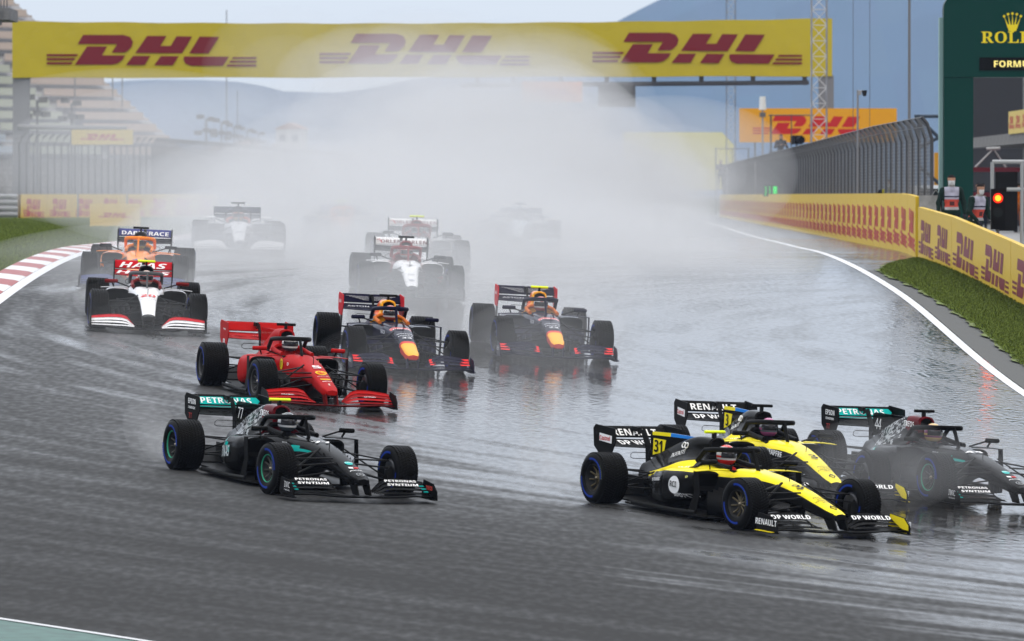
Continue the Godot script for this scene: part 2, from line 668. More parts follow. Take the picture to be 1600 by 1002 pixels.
# Boards along a wall: each panel is a part with its printed logos.
func board_row(holder: Node3D, table: Array, ds: Array, low: float, high: float, per: int, logo_colour: Color, yellow: Color, logo_high: float, logo_mid: float) -> void:
	for i in ds.size() - 1:
		var d0: float = ds[i]
		var d1: float = ds[i + 1] - 0.06
		var a := on_ground(along(table, d0), d0)
		var b := on_ground(along(table, d1), d1)
		var s := Shape.new()
		s.col = yellow
		var out := Vector3(-(b - a).z, 0, (b - a).x).normalized()
		if out.x > 0:
			out = -out
		var up := Vector3.UP
		var back := -out * 0.12
		s.quad(a + up * low, b + up * low, b + up * high, a + up * high, out)
		s.quad(a + up * high, b + up * high, b + up * high + back, a + up * high + back, up)
		s.quad(a + up * low + back, b + up * low + back, b + up * high + back, a + up * high + back, -out)
		s.quad(a + up * low, a + up * high, a + up * high + back, a + up * low + back, a - b)
		s.quad(b + up * low, b + up * high, b + up * high + back, b + up * low + back, b - a)
		var p := part("board", s, plain(0.4), holder)
		var l := Shape.new()
		l.col = logo_colour
		var right := (a - b)
		for k in per:
			var mid := b + right * ((k + 0.5) / per) + up * logo_mid + out * 0.006
			var w := right / per * 0.90
			for o in courier_logo():
				l.plate(o, 0.0, Transform3D(Basis(w / 12.55, up * logo_high / 1.9, out), mid))
		part("printed_logo", l, plain(0.4), p)


func fence(label: String, points: Array, low: float, high: float, lean: Vector3, every: float, wire_step: float, wires: int, tone := 1.0) -> Node3D:
	var f := thing("debris_fence", label, "fence")
	var total := 0.0
	var lens := []
	for i in points.size() - 1:
		lens.append((points[i + 1] - points[i]).length())
		total += lens[-1]
	var at := func(m: float) -> Vector3:
		var left := m
		for i in lens.size():
			if left <= lens[i] or i == lens.size() - 1:
				return points[i].lerp(points[i + 1], left / lens[i])
			left -= lens[i]
		return points[-1]
	var up := Vector3.UP
	var n := int(total / every)
	for k in n + 1:
		var p: Vector3 = at.call(minf(k * every, total))
		var s := Shape.new()
		s.col = lin(0.06, 0.062, 0.066) * tone
		s.tube([p + up * low, p + up * (high - 0.5), p + up * (high - 0.15) + lean * 0.45, p + up * high + lean], 0.045, 0.045, 5)
		part("post", s, plain(0.5, 0.4), f)
	var w := Shape.new()
	w.col = lin(0.19, 0.195, 0.20) * tone
	var m := 0.0
	while m < total:
		var p: Vector3 = at.call(m)
		w.tube([p + up * low, p + up * (high - 0.5), p + up * high + lean], 0.0058, 0.0058, 3)
		m += wire_step
	for k in wires:
		var y := lerpf(low + 0.1, high - 0.5, float(k) / (wires - 1))
		var line := []
		for i in points.size():
			line.append(points[i] + up * y)
		w.tube(line, 0.006, 0.006, 3)
	for k in 3:
		var line := []
		for i in points.size():
			line.append(points[i] + up * lerpf(high - 0.45, high, k / 2.0) + lean * (k + 0.1) / 2.1)
		w.tube(line, 0.012, 0.012, 4)
	var wm := part("wire_mesh", w, plain(0.5, 0.4), f)
	wm.set_meta("kind", "stuff")
	return f


func lattice_mast(label: String, x: float, d: float, base: float, top: float, wide: float, bay: float, tone: float) -> void:
	var t := thing("lattice_mast", label, "mast", Transform3D(Basis.IDENTITY, Vector3(x, base, -d)), "lattice masts")
	var h := top - base
	for q in [[-1, -1], [1, -1], [1, 1], [-1, 1]]:
		var s := Shape.new()
		s.col = lin(tone * 0.45, tone * 0.46, tone * 0.5)
		s.tube([Vector3(q[0] * wide / 2, 0, q[1] * wide / 2), Vector3(q[0] * wide / 2, h, q[1] * wide / 2)], 0.03, 0.03, 6)
		part("leg", s, plain(0.4, 0.3), t)
	var l := Shape.new()
	l.col = lin(tone, tone, tone * 1.03)
	var n := int(h / bay)
	for k in n:
		for f in 4:
			var a := Vector3([-1, 1, 1, -1][f] * wide / 2, k * bay, [-1, -1, 1, 1][f] * wide / 2)
			var b := Vector3([1, 1, -1, -1][f] * wide / 2, k * bay, [-1, 1, 1, -1][f] * wide / 2)
			var up := Vector3(0, bay, 0)
			l.tube([a, b + up] if k % 2 else [b, a + up], 0.022, 0.022, 4)
			l.tube([a, b], 0.016, 0.016, 4)
	part("lattice", l, plain(0.4, 0.2), t)


func pole(called: String, label: String, x: float, d: float, base: float, top: float, r: float, tone := 0.2, group := "") -> Node3D:
	var t := thing(called, label, "pole", Transform3D(Basis.IDENTITY, Vector3(x, base, -d)), group)
	var s := Shape.new()
	s.col = lin(tone, tone, tone * 1.05)
	s.tube([Vector3.ZERO, Vector3(0, (top - base) * 0.5, 0), Vector3(0, top - base, 0)], r, r, 8, 0.75)
	part("shaft", s, plain(0.45, 0.3), t)
	return t


func sign_board(label: String, at: Vector3, wide: float, high: float, yellow: Color, red: Color, logo_w: float, turn := 0.0, posts := 0.0, category := "sign", called := "advertising_board") -> Node3D:
	var t := thing(called, label, category, Transform3D(Basis(Vector3.UP, turn), at))
	var s := Shape.new()
	s.col = yellow
	s.box(Vector3(0, high / 2, 0), Vector3(wide, high, 0.12))
	var p := part("board", s, plain(0.5), t)
	put("printed_logo", logo_shape(red, logo_w, logo_w / 12.55 * 1.9).mesh(), plain(0.5), p, Transform3D(Basis.IDENTITY, Vector3(0, high / 2, 0.066)))
	if posts > 0.0:
		for k: float in [-0.4, 0.4]:
			s = Shape.new()
			s.col = lin(0.2, 0.2, 0.21)
			s.tube([Vector3(k * wide, -posts, -0.12), Vector3(k * wide, high * 0.8, -0.12)], 0.05, 0.05, 6)
			part("post", s, plain(0.5), t)
	return t


func build_setting() -> void:
	# ---- right side: boards, concrete wall and fence
	var yellow := lin(0.66, 0.44, 0.035)
	var red := lin(0.50, 0.045, 0.03)
	var dull := lin(0.19, 0.035, 0.05)
	var w := thing("barrier_wall", "curved yellow advertising barrier at the edge of the bright grass", "barrier")
	board_row(w, WALL_NEAR, [128.0, 141.5, 155.0, 168.5, 182.5, 192.0], 0.0, 1.2, 2, dull, lin(0.62, 0.42, 0.05), 0.82, 0.52)
	w = thing("barrier_wall", "long straight yellow barrier with red print below the wire fence", "barrier")
	var ds := []
	for i in 66:
		ds.append(193.5 + i * 5.2)
	board_row(w, WALL_FAR, ds, 0.0, 1.42, 1, red, yellow, 0.98, 0.62)
	var s := Shape.new()
	s.col = lin(0.33, 0.33, 0.32)
	s.box(Vector3(9.72, 0.66, -193.6), Vector3(0.5, 1.42, 0.5))
	var blk := thing("concrete_block", "grey concrete block ending the long yellow barrier", "block")
	part("block", s, grainy(0.7), blk)
	s = Shape.new()
	s.col = lin(0.2, 0.2, 0.2)
	s.tube([Vector3(9.75, 1.36, -193.3), Vector3(9.85, 1.5, -193.3), Vector3(9.95, 1.36, -193.3)], 0.012, 0.012, 5)
	part("lifting_loop", s, plain(0.5), blk)
	var pts := []
	for d: float in [194.0, 230.0, 267.0, 320.0, 400.0, 545.0]:
		pts.append(on_ground(along(WALL_FAR, d) + 0.40, d))
	fence("tall grey wire fence leaning over the long yellow barrier", pts, 1.2, 3.28, Vector3(-0.24, 0, 0), 4.0, 0.34, 18)
	# concrete back wall that carries the fence
	s = Shape.new()
	s.col = lin(0.10, 0.10, 0.105)
	for i in pts.size() - 1:
		var a: Vector3 = pts[i]
		var b: Vector3 = pts[i + 1]
		var o := Vector3(0.25, 0, 0)
		var u := Vector3(0, 1.36, 0)
		s.quad(a - o * 0.5, b - o * 0.5, b - o * 0.5 + u, a - o * 0.5 + u, Vector3.LEFT)
		s.quad(a + o, b + o, b + o + u, a + o + u, Vector3.RIGHT)
		s.quad(a - o * 0.5 + u, b - o * 0.5 + u, b + o + u, a + o + u, Vector3.UP)
	tag(part("pit_wall", s, grainy(0.7), self), "dark concrete pit wall standing behind the long yellow barrier", "wall")

	# ---- the start gantry
	var gz := 425.0
	var g := thing("gantry", "wide yellow overhead gantry spanning the track with three red logos", "gantry", Transform3D(Basis.from_scale(Vector3.ONE * 1.4655), Vector3(0, -0.675, -gz)))
	s = Shape.new()
	s.col = lin(0.50, 0.40, 0.035)
	# the cloth sags and creases a little between its fixings
	var crease := FastNoiseLite.new()
	crease.seed = 6
	crease.frequency = 0.9
	crease.fractal_octaves = 3
	var top_at := func(f: float) -> float: return 7.39 - 0.12 * sin(PI * f) + 0.1 * f + 0.012 * sin(f * 60.0)
	var low_at := func(f: float) -> float: return 5.42 + 0.06 * f + 0.012 * sin(f * 31.0)
	var rows := []
	for k in 145:
		var f := k / 144.0
		var x := lerpf(-17.4, 11.15, f)
		var row := PackedVector3Array()
		for j in 13:
			var y := lerpf(low_at.call(f), top_at.call(f), j / 12.0)
			row.append(Vector3(x, y, 0.30 + 0.022 * crease.get_noise_2d(x * 0.8 + y * 0.5, y * 0.35) + 0.008 * crease.get_noise_2d(x * 2.5, y * 1.4 + x)))
		rows.append(row)
	for k in 144:
		for j in 12:
			s.quad(rows[k][j], rows[k + 1][j], rows[k + 1][j + 1], rows[k][j + 1], Vector3(0, 0, 1))
		s.quad(rows[k][12], rows[k + 1][12], rows[k + 1][12] - Vector3(0, 0, 0.6), rows[k][12] - Vector3(0, 0, 0.6), Vector3.UP)
		s.quad(rows[k][0], rows[k + 1][0], rows[k + 1][0] - Vector3(0, 0, 0.6), rows[k][0] - Vector3(0, 0, 0.6), Vector3.DOWN)
		s.quad(rows[k][0] - Vector3(0, 0, 0.6), rows[k + 1][0] - Vector3(0, 0, 0.6), rows[k + 1][12] - Vector3(0, 0, 0.6), rows[k][12] - Vector3(0, 0, 0.6), Vector3(0, 0, -1))
	for e in [0, 144]:
		s.quad(rows[e][0], rows[e][12], rows[e][12] - Vector3(0, 0, 0.6), rows[e][0] - Vector3(0, 0, 0.6), Vector3(-1 if e == 0 else 1, 0, 0))
	var bd := part("board", s, plain(0.6), g)
	for x: float in [-12.55, -3.05, 6.45]:
		put("printed_logo", logo_shape(lin(0.19, 0.022, 0.03), 7.3, 1.1).mesh(), plain(0.6), bd, Transform3D(Basis(Vector3.RIGHT, Vector3.UP, Vector3.BACK), Vector3(x, 6.42 + x * 0.004, 0.335)))
	for q in [[-17.1, 0.58], [10.95, 0.52]]:
		s = Shape.new()
		s.col = lin(0.20, 0.205, 0.22)
		s.box(Vector3(q[0], 2.7, 0), Vector3(q[1], 5.6, 0.5))
		part("post", s, plain(0.5), g)
	s = Shape.new()
	s.col = lin(0.10, 0.10, 0.11)
	s.tube([Vector3(-1.8, 5.16, 0), Vector3(10.35, 5.26, 0)], 0.085, 0.085, 8)
	var rail := part("light_rail", s, plain(0.5, 0.3), g)
	for x: float in [-1.2, 0.05, 1.7, 3.3, 4.95, 6.6, 8.4, 10.2]:
		s = Shape.new()
		s.col = lin(0.10, 0.10, 0.11)
		s.box(Vector3(x, 5.35, 0), Vector3(0.16, 0.36, 0.12))
		part("hanger", s, plain(0.5, 0.3), rail)
	s = Shape.new()
	s.col = lin(0.03, 0.03, 0.03)
	s.box(Vector3(3.65, 4.78, 0.05), Vector3(1.3, 0.75, 0.25))
	part("light_box", s, plain(0.5), g)
	s = Shape.new()
	s.col = lin(0.22, 0.22, 0.23)
	s.tube([Vector3(-17.2, 3.72, 0.3), Vector3(-13.4, 3.66, 0.3)], 0.09, 0.09, 8)
	part("boom", s, plain(0.5), g)
	s = Shape.new()
	s.col = lin(0.03, 0.03, 0.032)
	for k in 6:
		s.box(Vector3(0.7 + k * 0.35, 4.15, 0.15), Vector3(0.22, 0.4, 0.2))
	sign_board("small orange sign hung under the middle of the yellow gantry", Vector3(2.05, 6.02, -gz + 0.6), 3.08, 1.055, lin(0.75, 0.22, 0.03), red, 2.2, 0.0, 0.0, "sign", "hanging_sign")

	# ---- masts, poles, boards behind the fence
	lattice_mast("slender lattice mast in front of the gantry's end post by the fence", 12.18, 330.0, 0.0, 12.5, 0.60, 0.62, 0.62)
	lattice_mast("tall pale lattice mast far behind the pit wall", 13.55, 515.0, 0.0, 16.0, 0.55, 0.7, 0.40)
	sign_board("large orange billboard with red logo raised behind the wire fence", Vector3(15.45, 3.95, -420.0), 7.95, 1.72, lin(0.78, 0.36, 0.02), lin(0.56, 0.03, 0.03), 6.6, 0.0, 3.9, "billboard", "billboard")
	var yb := thing("billboard", "pale yellow hoarding half lost in the spray", "billboard", Transform3D(Basis.IDENTITY, Vector3(15.2, 0, -690.0)))
	s = Shape.new()
	s.col = lin(0.66, 0.62, 0.22)
	s.plate(PackedVector2Array([Vector2(-6, 1.6), Vector2(3.2, 1.6), Vector2(3.2, 5.4), Vector2(2.2, 6.4), Vector2(-6, 6.4)]), 0.3, Transform3D.IDENTITY)
	part("board", s, plain(0.7), yb)
	for k in [-5.0, -1.0, 2.6]:
		s = Shape.new()
		s.col = lin(0.25, 0.25, 0.25)
		s.box(Vector3(k, 0.8, 0), Vector3(0.25, 2.0, 0.25))
		part("post", s, plain(0.6), yb)
	var t := pole("lamp_post", "thin lamp post with a white globe beside the orange billboard", 12.35, 410.0, 0.0, 5.6, 0.06, 0.3)
	s = Shape.new()
	s.col = lin(0.75, 0.75, 0.73)
	s.tube([Vector3(0, 5.5, 0), Vector3(0, 5.65, 0), Vector3(0, 5.95, 0), Vector3(0, 6.15, 0)], 0.19, 0.19, 10, 0.8)
	part("globe", s, plain(0.3), t)
	s = Shape.new()
	s.col = lin(0.15, 0.15, 0.16)
	s.box(Vector3(0, 5.25, 0), Vector3(0.3, 0.22, 0.25))
	part("collar", s, plain(0.5), t)
	t = pole("camera_pole", "pole with a dome camera on a short arm above the fence", 10.18, 245.0, 0.0, 4.45, 0.04, 0.25)
	s = Shape.new()
	s.col = lin(0.3, 0.3, 0.31)
	s.tube([Vector3(0, 4.42, 0), Vector3(0.2, 4.42, 0)], 0.025, 0.025, 6)
	s.box(Vector3(0.06, 4.36, 0), Vector3(0.1, 0.12, 0.1))
	var arm := part("arm", s, plain(0.4), t)
	s = Shape.new()
	s.col = lin(0.02, 0.02, 0.02)
	s.tube([Vector3(0.2, 4.44, 0), Vector3(0.2, 4.36, 0), Vector3(0.2, 4.27, 0)], 0.085, 0.085, 10, 0.6)
	part("dome", s, plain(0.15), arm)
	pole("flag_pole", "very tall thin bare mast rising behind the end of the fence", 9.98, 209.0, 0.0, 7.5, 0.045, 0.16)
	for q in [[12.3, 300.0, 11.0], [12.9, 300.0, 11.0]]:
		pole("guy_mast", "hair-thin wire mast rising beyond the gantry's end post", q[0], q[1], 0.0, q[2], 0.012, 0.1, "hair-thin wire masts")
	# stands for camera crews
	for q in [[13.15, 392.0, 5.1, 1.9, "scaffold stand with two dark camera men in front of the orange billboard", 2.4], [13.55, 512.0, 4.15, 2.0, "pale scaffold stand far along the fence, nearly lost in spray", 1.65]]:
		var sx: float = q[0]
		var sc := thing("scaffold", q[4], "scaffold", Transform3D(Basis.IDENTITY, Vector3(sx, 0, -q[1])))
		for k in [[-1, -1], [1, -1], [1, 1], [-1, 1], [0, 1]]:
			s = Shape.new()
			s.col = lin(0.08, 0.09, 0.085)
			s.tube([Vector3(k[0] * q[3] / 2, 0, k[1] * 0.6), Vector3(k[0] * q[3] / 2, q[2], k[1] * 0.6)], 0.028, 0.028, 6)
			part("upright", s, plain(0.5), sc)
		for y: float in [q[5] + 0.95, q[2] - 0.04]:
			for k: float in [-1.0, 1.0]:
				s = Shape.new()
				s.col = lin(0.12, 0.12, 0.12)
				s.tube([Vector3(-q[3] / 2 - 0.1, y, k * 0.64), Vector3(q[3] / 2 + 0.1, y, k * 0.64)], 0.022, 0.022, 6)
				part("rail", s, plain(0.5), sc)
		s = Shape.new()
		s.col = lin(0.16, 0.15, 0.14)
		s.box(Vector3(0, q[5] - 0.05, 0), Vector3(q[3], 0.08, 1.3))
		part("deck", s, plain(0.7), sc)
	# green lamps of a timing panel on the wall
	t = thing("timing_panel", "black panel of glowing green lamps low on the fence", "display", Transform3D(Basis.IDENTITY, Vector3(11.42, 1.2, -372.0)))
	s = Shape.new()
	s.col = lin(0.01, 0.01, 0.01)
	s.box(Vector3(0.2, 0.3, 0), Vector3(0.75, 0.5, 0.08))
	part("case", s, plain(0.6), t)
	var gm := StandardMaterial3D.new()
	gm.albedo_color = Color(0.02, 0.2, 0.08)
	gm.emission_enabled = true
	gm.emission = Color(0.10, 1.0, 0.42)
	gm.emission_energy_multiplier = 1.1
	for k in 5:
		s = Shape.new()
		s.box(Vector3(0.40, 0.12 + 0.085 * k, 0.05), Vector3(0.30, 0.06, 0.02))
		part("lamp", s, gm, t)
	for k in 5:
		for x: float in [-0.06, 0.12]:
			s = Shape.new()
			s.box(Vector3(x - 0.04 * absf(k - 2) * 0.2, 0.12 + 0.085 * k, 0.05), Vector3(0.05, 0.045, 0.02))
			part("lamp", s, gm, t)
	var gl := OmniLight3D.new()
	gl.name = "green_glow"
	gl.light_color = Color(0.2, 1.0, 0.5)
	gl.light_energy = 0.02
	gl.light_size = 0.12
	gl.omni_range = 6.0
	gl.shadow_enabled = true
	gl.position = Vector3(11.72, 1.5, -371.8)
	add_child(gl)

	build_pits()
	build_left()
	build_far()


func build_pits() -> void:
	# the green arch over the pit lane
	var d := 222.0
	var t := thing("clock_arch", "dark green arch over the pit lane with gold crown and lettering", "arch", Transform3D(Basis.IDENTITY, Vector3(0, 0, -d)))
	var green := lin(0.004, 0.042, 0.032)
	var s := Shape.new()
	s.col = green
	s.box(Vector3(11.9, 2.2, 0), Vector3(0.78, 4.6, 0.7))
	part("leg", s, plain(0.35), t)
	s = Shape.new()
	s.col = green
	s.box(Vector3(19.9, 2.2, 0), Vector3(0.78, 4.6, 0.7))
	part("leg", s, plain(0.35), t)
	s = Shape.new()
	s.col = green
	var o := PackedVector2Array([Vector2(11.5, 4.505), Vector2(20.3, 4.505), Vector2(20.3, 6.4), Vector2(20.0, 6.68), Vector2(11.8, 6.68)])
	for k in 6:
		var a := PI / 2 + PI / 2 * k / 5.0
		o.append(Vector2(11.5 + 0.32 + 0.32 * cos(a), 6.36 + 0.32 * sin(a)))
	s.plate(o, 0.74, Transform3D.IDENTITY)
	var beam := part("beam", s, plain(0.35), t)
	s = Shape.new()
	s.col = lin(0.28, 0.42, 0.40)
	s.box(Vector3(11.45, 3.0, -0.2), Vector3(0.1, 6.2, 0.5))
	part("edge_strip", s, plain(0.4), t)
	var gold := lin(0.78, 0.62, 0.03)
	var pen := 12.50
	for ch in ["R", "O", "L", "E", "X"]:
		var reach := 0.0
		for q in type_of(ch, "serif bold"):
			reach = maxf(reach, q.x)
		reach *= 0.30 * 1.12
		s = Shape.new()
		letters(s, ch, 0.30, panel_spot(Vector3(pen + reach, 5.57, 0.378), Vector3.RIGHT, Vector3.UP), Vector3.BACK, gold, 1.12, 0.0, "serif bold")
		part("letter", s, plain(0.35), beam)
		pen += reach * 2.0 + 0.035
	s = Shape.new()
	s.col = gold
	var cw := Vector2(13.33, 5.80)
	for k in 5:
		var a := deg_to_rad(-34.0 + 17.0 * k)
		var tip := cw + Vector2(sin(a) * 0.40, cos(a) * 0.42 - 0.02)
		s.plate(PackedVector2Array([cw + Vector2(-0.13 + 0.052 * k, 0.02), tip, cw + Vector2(-0.078 + 0.052 * k, 0.02)]), 0.02, Transform3D(Basis.IDENTITY, Vector3(0, 0, 0.382)))
		var ball := PackedVector2Array()
		for m in 10:
			ball.append(tip + Vector2(cos(TAU * m / 10), sin(TAU * m / 10)) * 0.034)
		s.plate(ball, 0.024, Transform3D(Basis.IDENTITY, Vector3(0, 0, 0.386)))
	s.plate(PackedVector2Array([cw + Vector2(-0.15, 0.12), cw + Vector2(-0.10, -0.06), cw + Vector2(0, -0.085), cw + Vector2(0.10, -0.06), cw + Vector2(0.15, 0.12), cw + Vector2(0, 0.09)]), 0.018, Transform3D(Basis.IDENTITY, Vector3(0, 0, 0.380)))
	part("crown_emblem", s, plain(0.3), beam)
	s = Shape.new()
	s.col = lin(0.006, 0.006, 0.006)
	s.box(Vector3(13.9, 4.86, 0.37), Vector3(2.9, 0.34, 0.06))
	var led := part("display_case", s, plain(0.5), beam)
	var em := StandardMaterial3D.new()
	em.albedo_color = Color(0.5, 0.45, 0.25)
	em.emission_enabled = true
	em.emission = Color(1.0, 0.93, 0.55)
	em.emission_energy_multiplier = 0.9
	s = Shape.new()
	letters(s, "FORMULA 1", 0.17, panel_spot(Vector3(13.55, 4.86, 0.404), Vector3.RIGHT, Vector3.UP), Vector3.BACK, gold, 1.15, 0.0, "sans bold")
	part("lamp_lettering", s, em, led)
	# the pit building, running along the straight
	t = thing("pit_building", "long grey pit building with boarded balcony behind the green arch", "building", Transform3D(Basis.IDENTITY, Vector3(0, 0, 0)))
	var conc := grainy(0.75)
	s = Shape.new()
	s.col = lin(0.014, 0.014, 0.017)
	s.box(Vector3(26.2, 4.6, -323.0), Vector3(9.0, 9.2, 178.0))
	part("wall", s, conc, t)
	s = Shape.new()
	s.col = lin(0.24, 0.235, 0.22)
	s.box(Vector3(20.4, 3.46, -289.0), Vector3(3.0, 0.42, 110.0))
	part("balcony_slab", s, conc, t)
	s = Shape.new()
	s.col = lin(0.30, 0.29, 0.27)
	s.box(Vector3(26.2, 9.45, -323.0), Vector3(9.6, 0.5, 178.6))
	part("roof", s, conc, t)
	for k in 4:
		var z := -233.5 - 28.0 * k
		s = Shape.new()
		s.col = lin(0.27, 0.265, 0.25)
		s.box(Vector3(19.9, 4.6, z), Vector3(0.7, 9.2, 1.6))
		part("column", s, conc, t)
		if k == 3:
			continue
		s = Shape.new()
		s.col = lin(0.62, 0.48, 0.16)
		s.box(Vector3(18.86, 4.06, z - 14.0), Vector3(0.06, 0.85, 24.0))
		var bp := part("balcony_panel", s, plain(0.6), t)
		s = Shape.new()
		s.col = lin(0.5, 0.12, 0.08)
		for m in 6:
			for ol in courier_logo():
				s.plate(ol, 0.0, Transform3D(Basis(Vector3(0, 0, 3.4 / 12.55), Vector3(0, 0.5 / 1.9, 0), Vector3(-1, 0, 0)), Vector3(18.824, 4.06, z - 4.0 - 4.0 * m)))
		part("printed_logo", s, plain(0.6), bp)
		for m in 3:
			s = Shape.new()
			s.col = lin(0.008, 0.008, 0.01)
			s.box(Vector3(21.66, 1.6, z - 6.0 - 8.0 * m), Vector3(0.08, 3.0, 6.0))
			part("garage_door", s, plain(0.4), t)
			s = Shape.new()
			s.col = lin(0.03, 0.04, 0.07)
			s.box(Vector3(21.66, 6.3, z - 6.0 - 8.0 * m), Vector3(0.08, 2.6, 6.0))
			part("window", s, plain(0.1), t)
	# traffic lights on a low stand at the pit exit
	var tx := 10.28
	var td := 176.0
	var gy := ground(tx, td) + 0.06
	t = thing("traffic_light", "black traffic light showing a glowing red lamp beyond the yellow boards", "traffic light", Transform3D(Basis.IDENTITY, Vector3(tx, gy, -td)))
	s = Shape.new()
	s.col = lin(0.006, 0.006, 0.006)
	s.box(Vector3(0, 1.52, 0), Vector3(0.30, 0.86, 0.16))
	var hd := part("housing", s, plain(0.5), t)
	s = Shape.new()
	s.col = lin(0.12, 0.12, 0.12)
	s.tube([Vector3(0, 0, 0), Vector3(0, 1.1, 0)], 0.035, 0.035, 8)
	part("post", s, plain(0.5), t)
	s = Shape.new()
	s.col = lin(0.32, 0.34, 0.37)
	s.box(Vector3(0.02, 0.42, -0.05), Vector3(0.62, 0.5, 0.3))
	part("base", s, conc, t)
	var rm := StandardMaterial3D.new()
	rm.albedo_color = Color(0.5, 0.05, 0.02)
	rm.emission_enabled = true
	rm.emission = Color(1.0, 0.16, 0.03)
	rm.emission_energy_multiplier = 1.2
	for k in 2:
		s = Shape.new()
		var c := Vector3(0, 1.75 - 0.3 * k, 0.085)
		s.col = lin(0.015, 0.016, 0.016)
		disc(s, panel_spot(c, Vector3.RIGHT, Vector3.UP), 0.105, 0.105, Vector3.BACK, lin(0.015, 0.016, 0.016), 24)
		var lamp := part("lamp", s, rm if k == 0 else plain(0.2), hd)
		if k == 0:
			s = Shape.new()
			disc(s, panel_spot(c + Vector3(0, 0, 0.006), Vector3.RIGHT, Vector3.UP), 0.066, 0.066, Vector3.BACK, lin(0.5, 0.4, 0.1), 24)
			var core := StandardMaterial3D.new()
			core.albedo_color = Color(0.8, 0.6, 0.2)
			core.emission_enabled = true
			core.emission = Color(1.0, 0.66, 0.15)
			core.emission_energy_multiplier = 1.3
			part("lamp_core", s, core, lamp)
	var rl := OmniLight3D.new()
	rl.name = "red_glow"
	rl.light_color = Color(1.0, 0.25, 0.08)
	rl.light_energy = 0.05
	rl.light_size = 0.1
	rl.omni_range = 8.0
	rl.shadow_enabled = true
	rl.position = Vector3(tx, gy + 1.75, -td + 0.2)
	add_child(rl)
	# the frame of a second, unlit light gantry behind it
	t = thing("light_frame", "grey metal frame carrying unlit black light boxes", "frame", Transform3D(Basis.IDENTITY, Vector3(11.35, ground(11.0, 190.0) + 0.06, -190.0)))
	for q in [[-0.38, 0.0, -0.38, 2.25], [0.30, 0.0, 0.30, 2.25], [-0.38, 2.25, 0.34, 2.25], [-0.05, 1.62, 0.85, 1.62]]:
		s = Shape.new()
		s.col = lin(0.30, 0.31, 0.32)
		s.tube([Vector3(q[0], q[1], 0), Vector3(q[2], q[3], 0)], 0.05 if q[1] < 2.0 and q[3] > 2.0 else 0.04, 0.05, 6)
		part("bar", s, plain(0.45, 0.3), t)
	for q in [[-0.05, 1.35, 0.50, 1.35], [0.62, 1.35, 0.42, 1.5]]:
		s = Shape.new()
		s.col = lin(0.008, 0.008, 0.009)
		s.box(Vector3(q[0], q[1], -0.06), Vector3(q[2], q[3], 0.08))
		part("light_box", s, plain(0.5), t)
	# parked things in the pit lane, out of focus
	t = thing("pit_canopy", "dark red timing canopy with a pale dish frame in the pit lane", "canopy", Transform3D(Basis.IDENTITY, Vector3(17.3, 0, -300.0)))
	s = Shape.new()
	s.col = lin(0.13, 0.02, 0.03)
	s.box(Vector3(0, 2.25, 0), Vector3(2.6, 0.16, 2.2))
	part("roof", s, plain(0.6), t)
	for k: float in [-1.2, 1.2]:
		s = Shape.new()
		s.col = lin(0.05, 0.05, 0.05)
		s.box(Vector3(k, 1.1, 0), Vector3(0.1, 2.2, 0.1))
		part("post", s, plain(0.6), t)
	s = Shape.new()
	s.col = lin(0.4, 0.4, 0.4)
	s.tube([Vector3(-0.6, 2.34, 0.2), Vector3(0.05, 3.0, 0.2), Vector3(0.5, 2.34, 0.2)], 0.04, 0.04, 5)
	s.tube([Vector3(-0.2, 3.0, 0.2), Vector3(0.3, 3.02, 0.2)], 0.06, 0.06, 5)
	part("aerial", s, plain(0.5), t)
	t = thing("service_van", "pale van parked behind the end of the fence", "van", Transform3D(Basis.IDENTITY, Vector3(13.05, ground(13, 255.0) + 0.06, -255.0)))
	s = Shape.new()
	s.col = lin(0.40, 0.43, 0.46)
	side_plate(s, [[-2.2, 0.35], [2.1, 0.35], [2.2, 0.9], [1.5, 1.05], [0.9, 1.62], [-2.1, 1.65], [-2.25, 1.0]], 0.0, 1.7)
	part("body", s, plain(0.3, 0.0, 0.5), t)
	s = Shape.new()
	s.col = lin(0.01, 0.012, 0.015)
	s.plate(PackedVector2Array([Vector2(-0.72, 0), Vector2(0.72, 0), Vector2(0.64, 0.66), Vector2(-0.64, 0.66)]), 0.02, Transform3D(Basis(Vector3.RIGHT, Vector3(0, 0.69, -0.72), Vector3(0, 0.72, 0.69)), Vector3(0, 1.08, 1.49)))
	part("windscreen", s, plain(0.1), t)
	for q in [[-0.75, 1.4], [0.75, 1.4], [-0.75, -1.4], [0.75, -1.4]]:
		s = Shape.new()
		s.col = lin(0.012, 0.012, 0.012)
		s.lathe([Vector2(0.0, -0.1), Vector2(0.3, -0.1), Vector2(0.33, 0.0), Vector2(0.3, 0.1), Vector2(0.0, 0.1)], Vector3(q[0], 0.33, q[1]), 18)
		part("wheel", s, plain(0.7), t)
	t = thing("crane", "blue-grey lifting frame of crossed steel behind the green arch", "crane", Transform3D(Basis.IDENTITY, Vector3(14.0, 0, -275.0)))
	for q in [[-0.55, 0.0, -0.55, 4.0], [0.75, 0.0, 0.75, 4.0], [-0.7, 3.95, 0.9, 3.95], [-0.55, 3.9, 0.75, 2.6], [-0.55, 2.9, 0.75, 3.6], [-0.55, 2.3, 0.75, 1.2]]:
		s = Shape.new()
		s.col = lin(0.05, 0.065, 0.09)
		s.tube([Vector3(q[0], q[1], 0), Vector3(q[2], q[3], 0)], 0.06, 0.06, 5)
		part("strut", s, plain(0.5), t)
	s = Shape.new()
	s.col = lin(0.62, 0.30, 0.03)
	s.box(Vector3(0.25, 2.1, -0.3), Vector3(0.55, 1.3, 0.4))
	part("winch", s, plain(0.5), t)


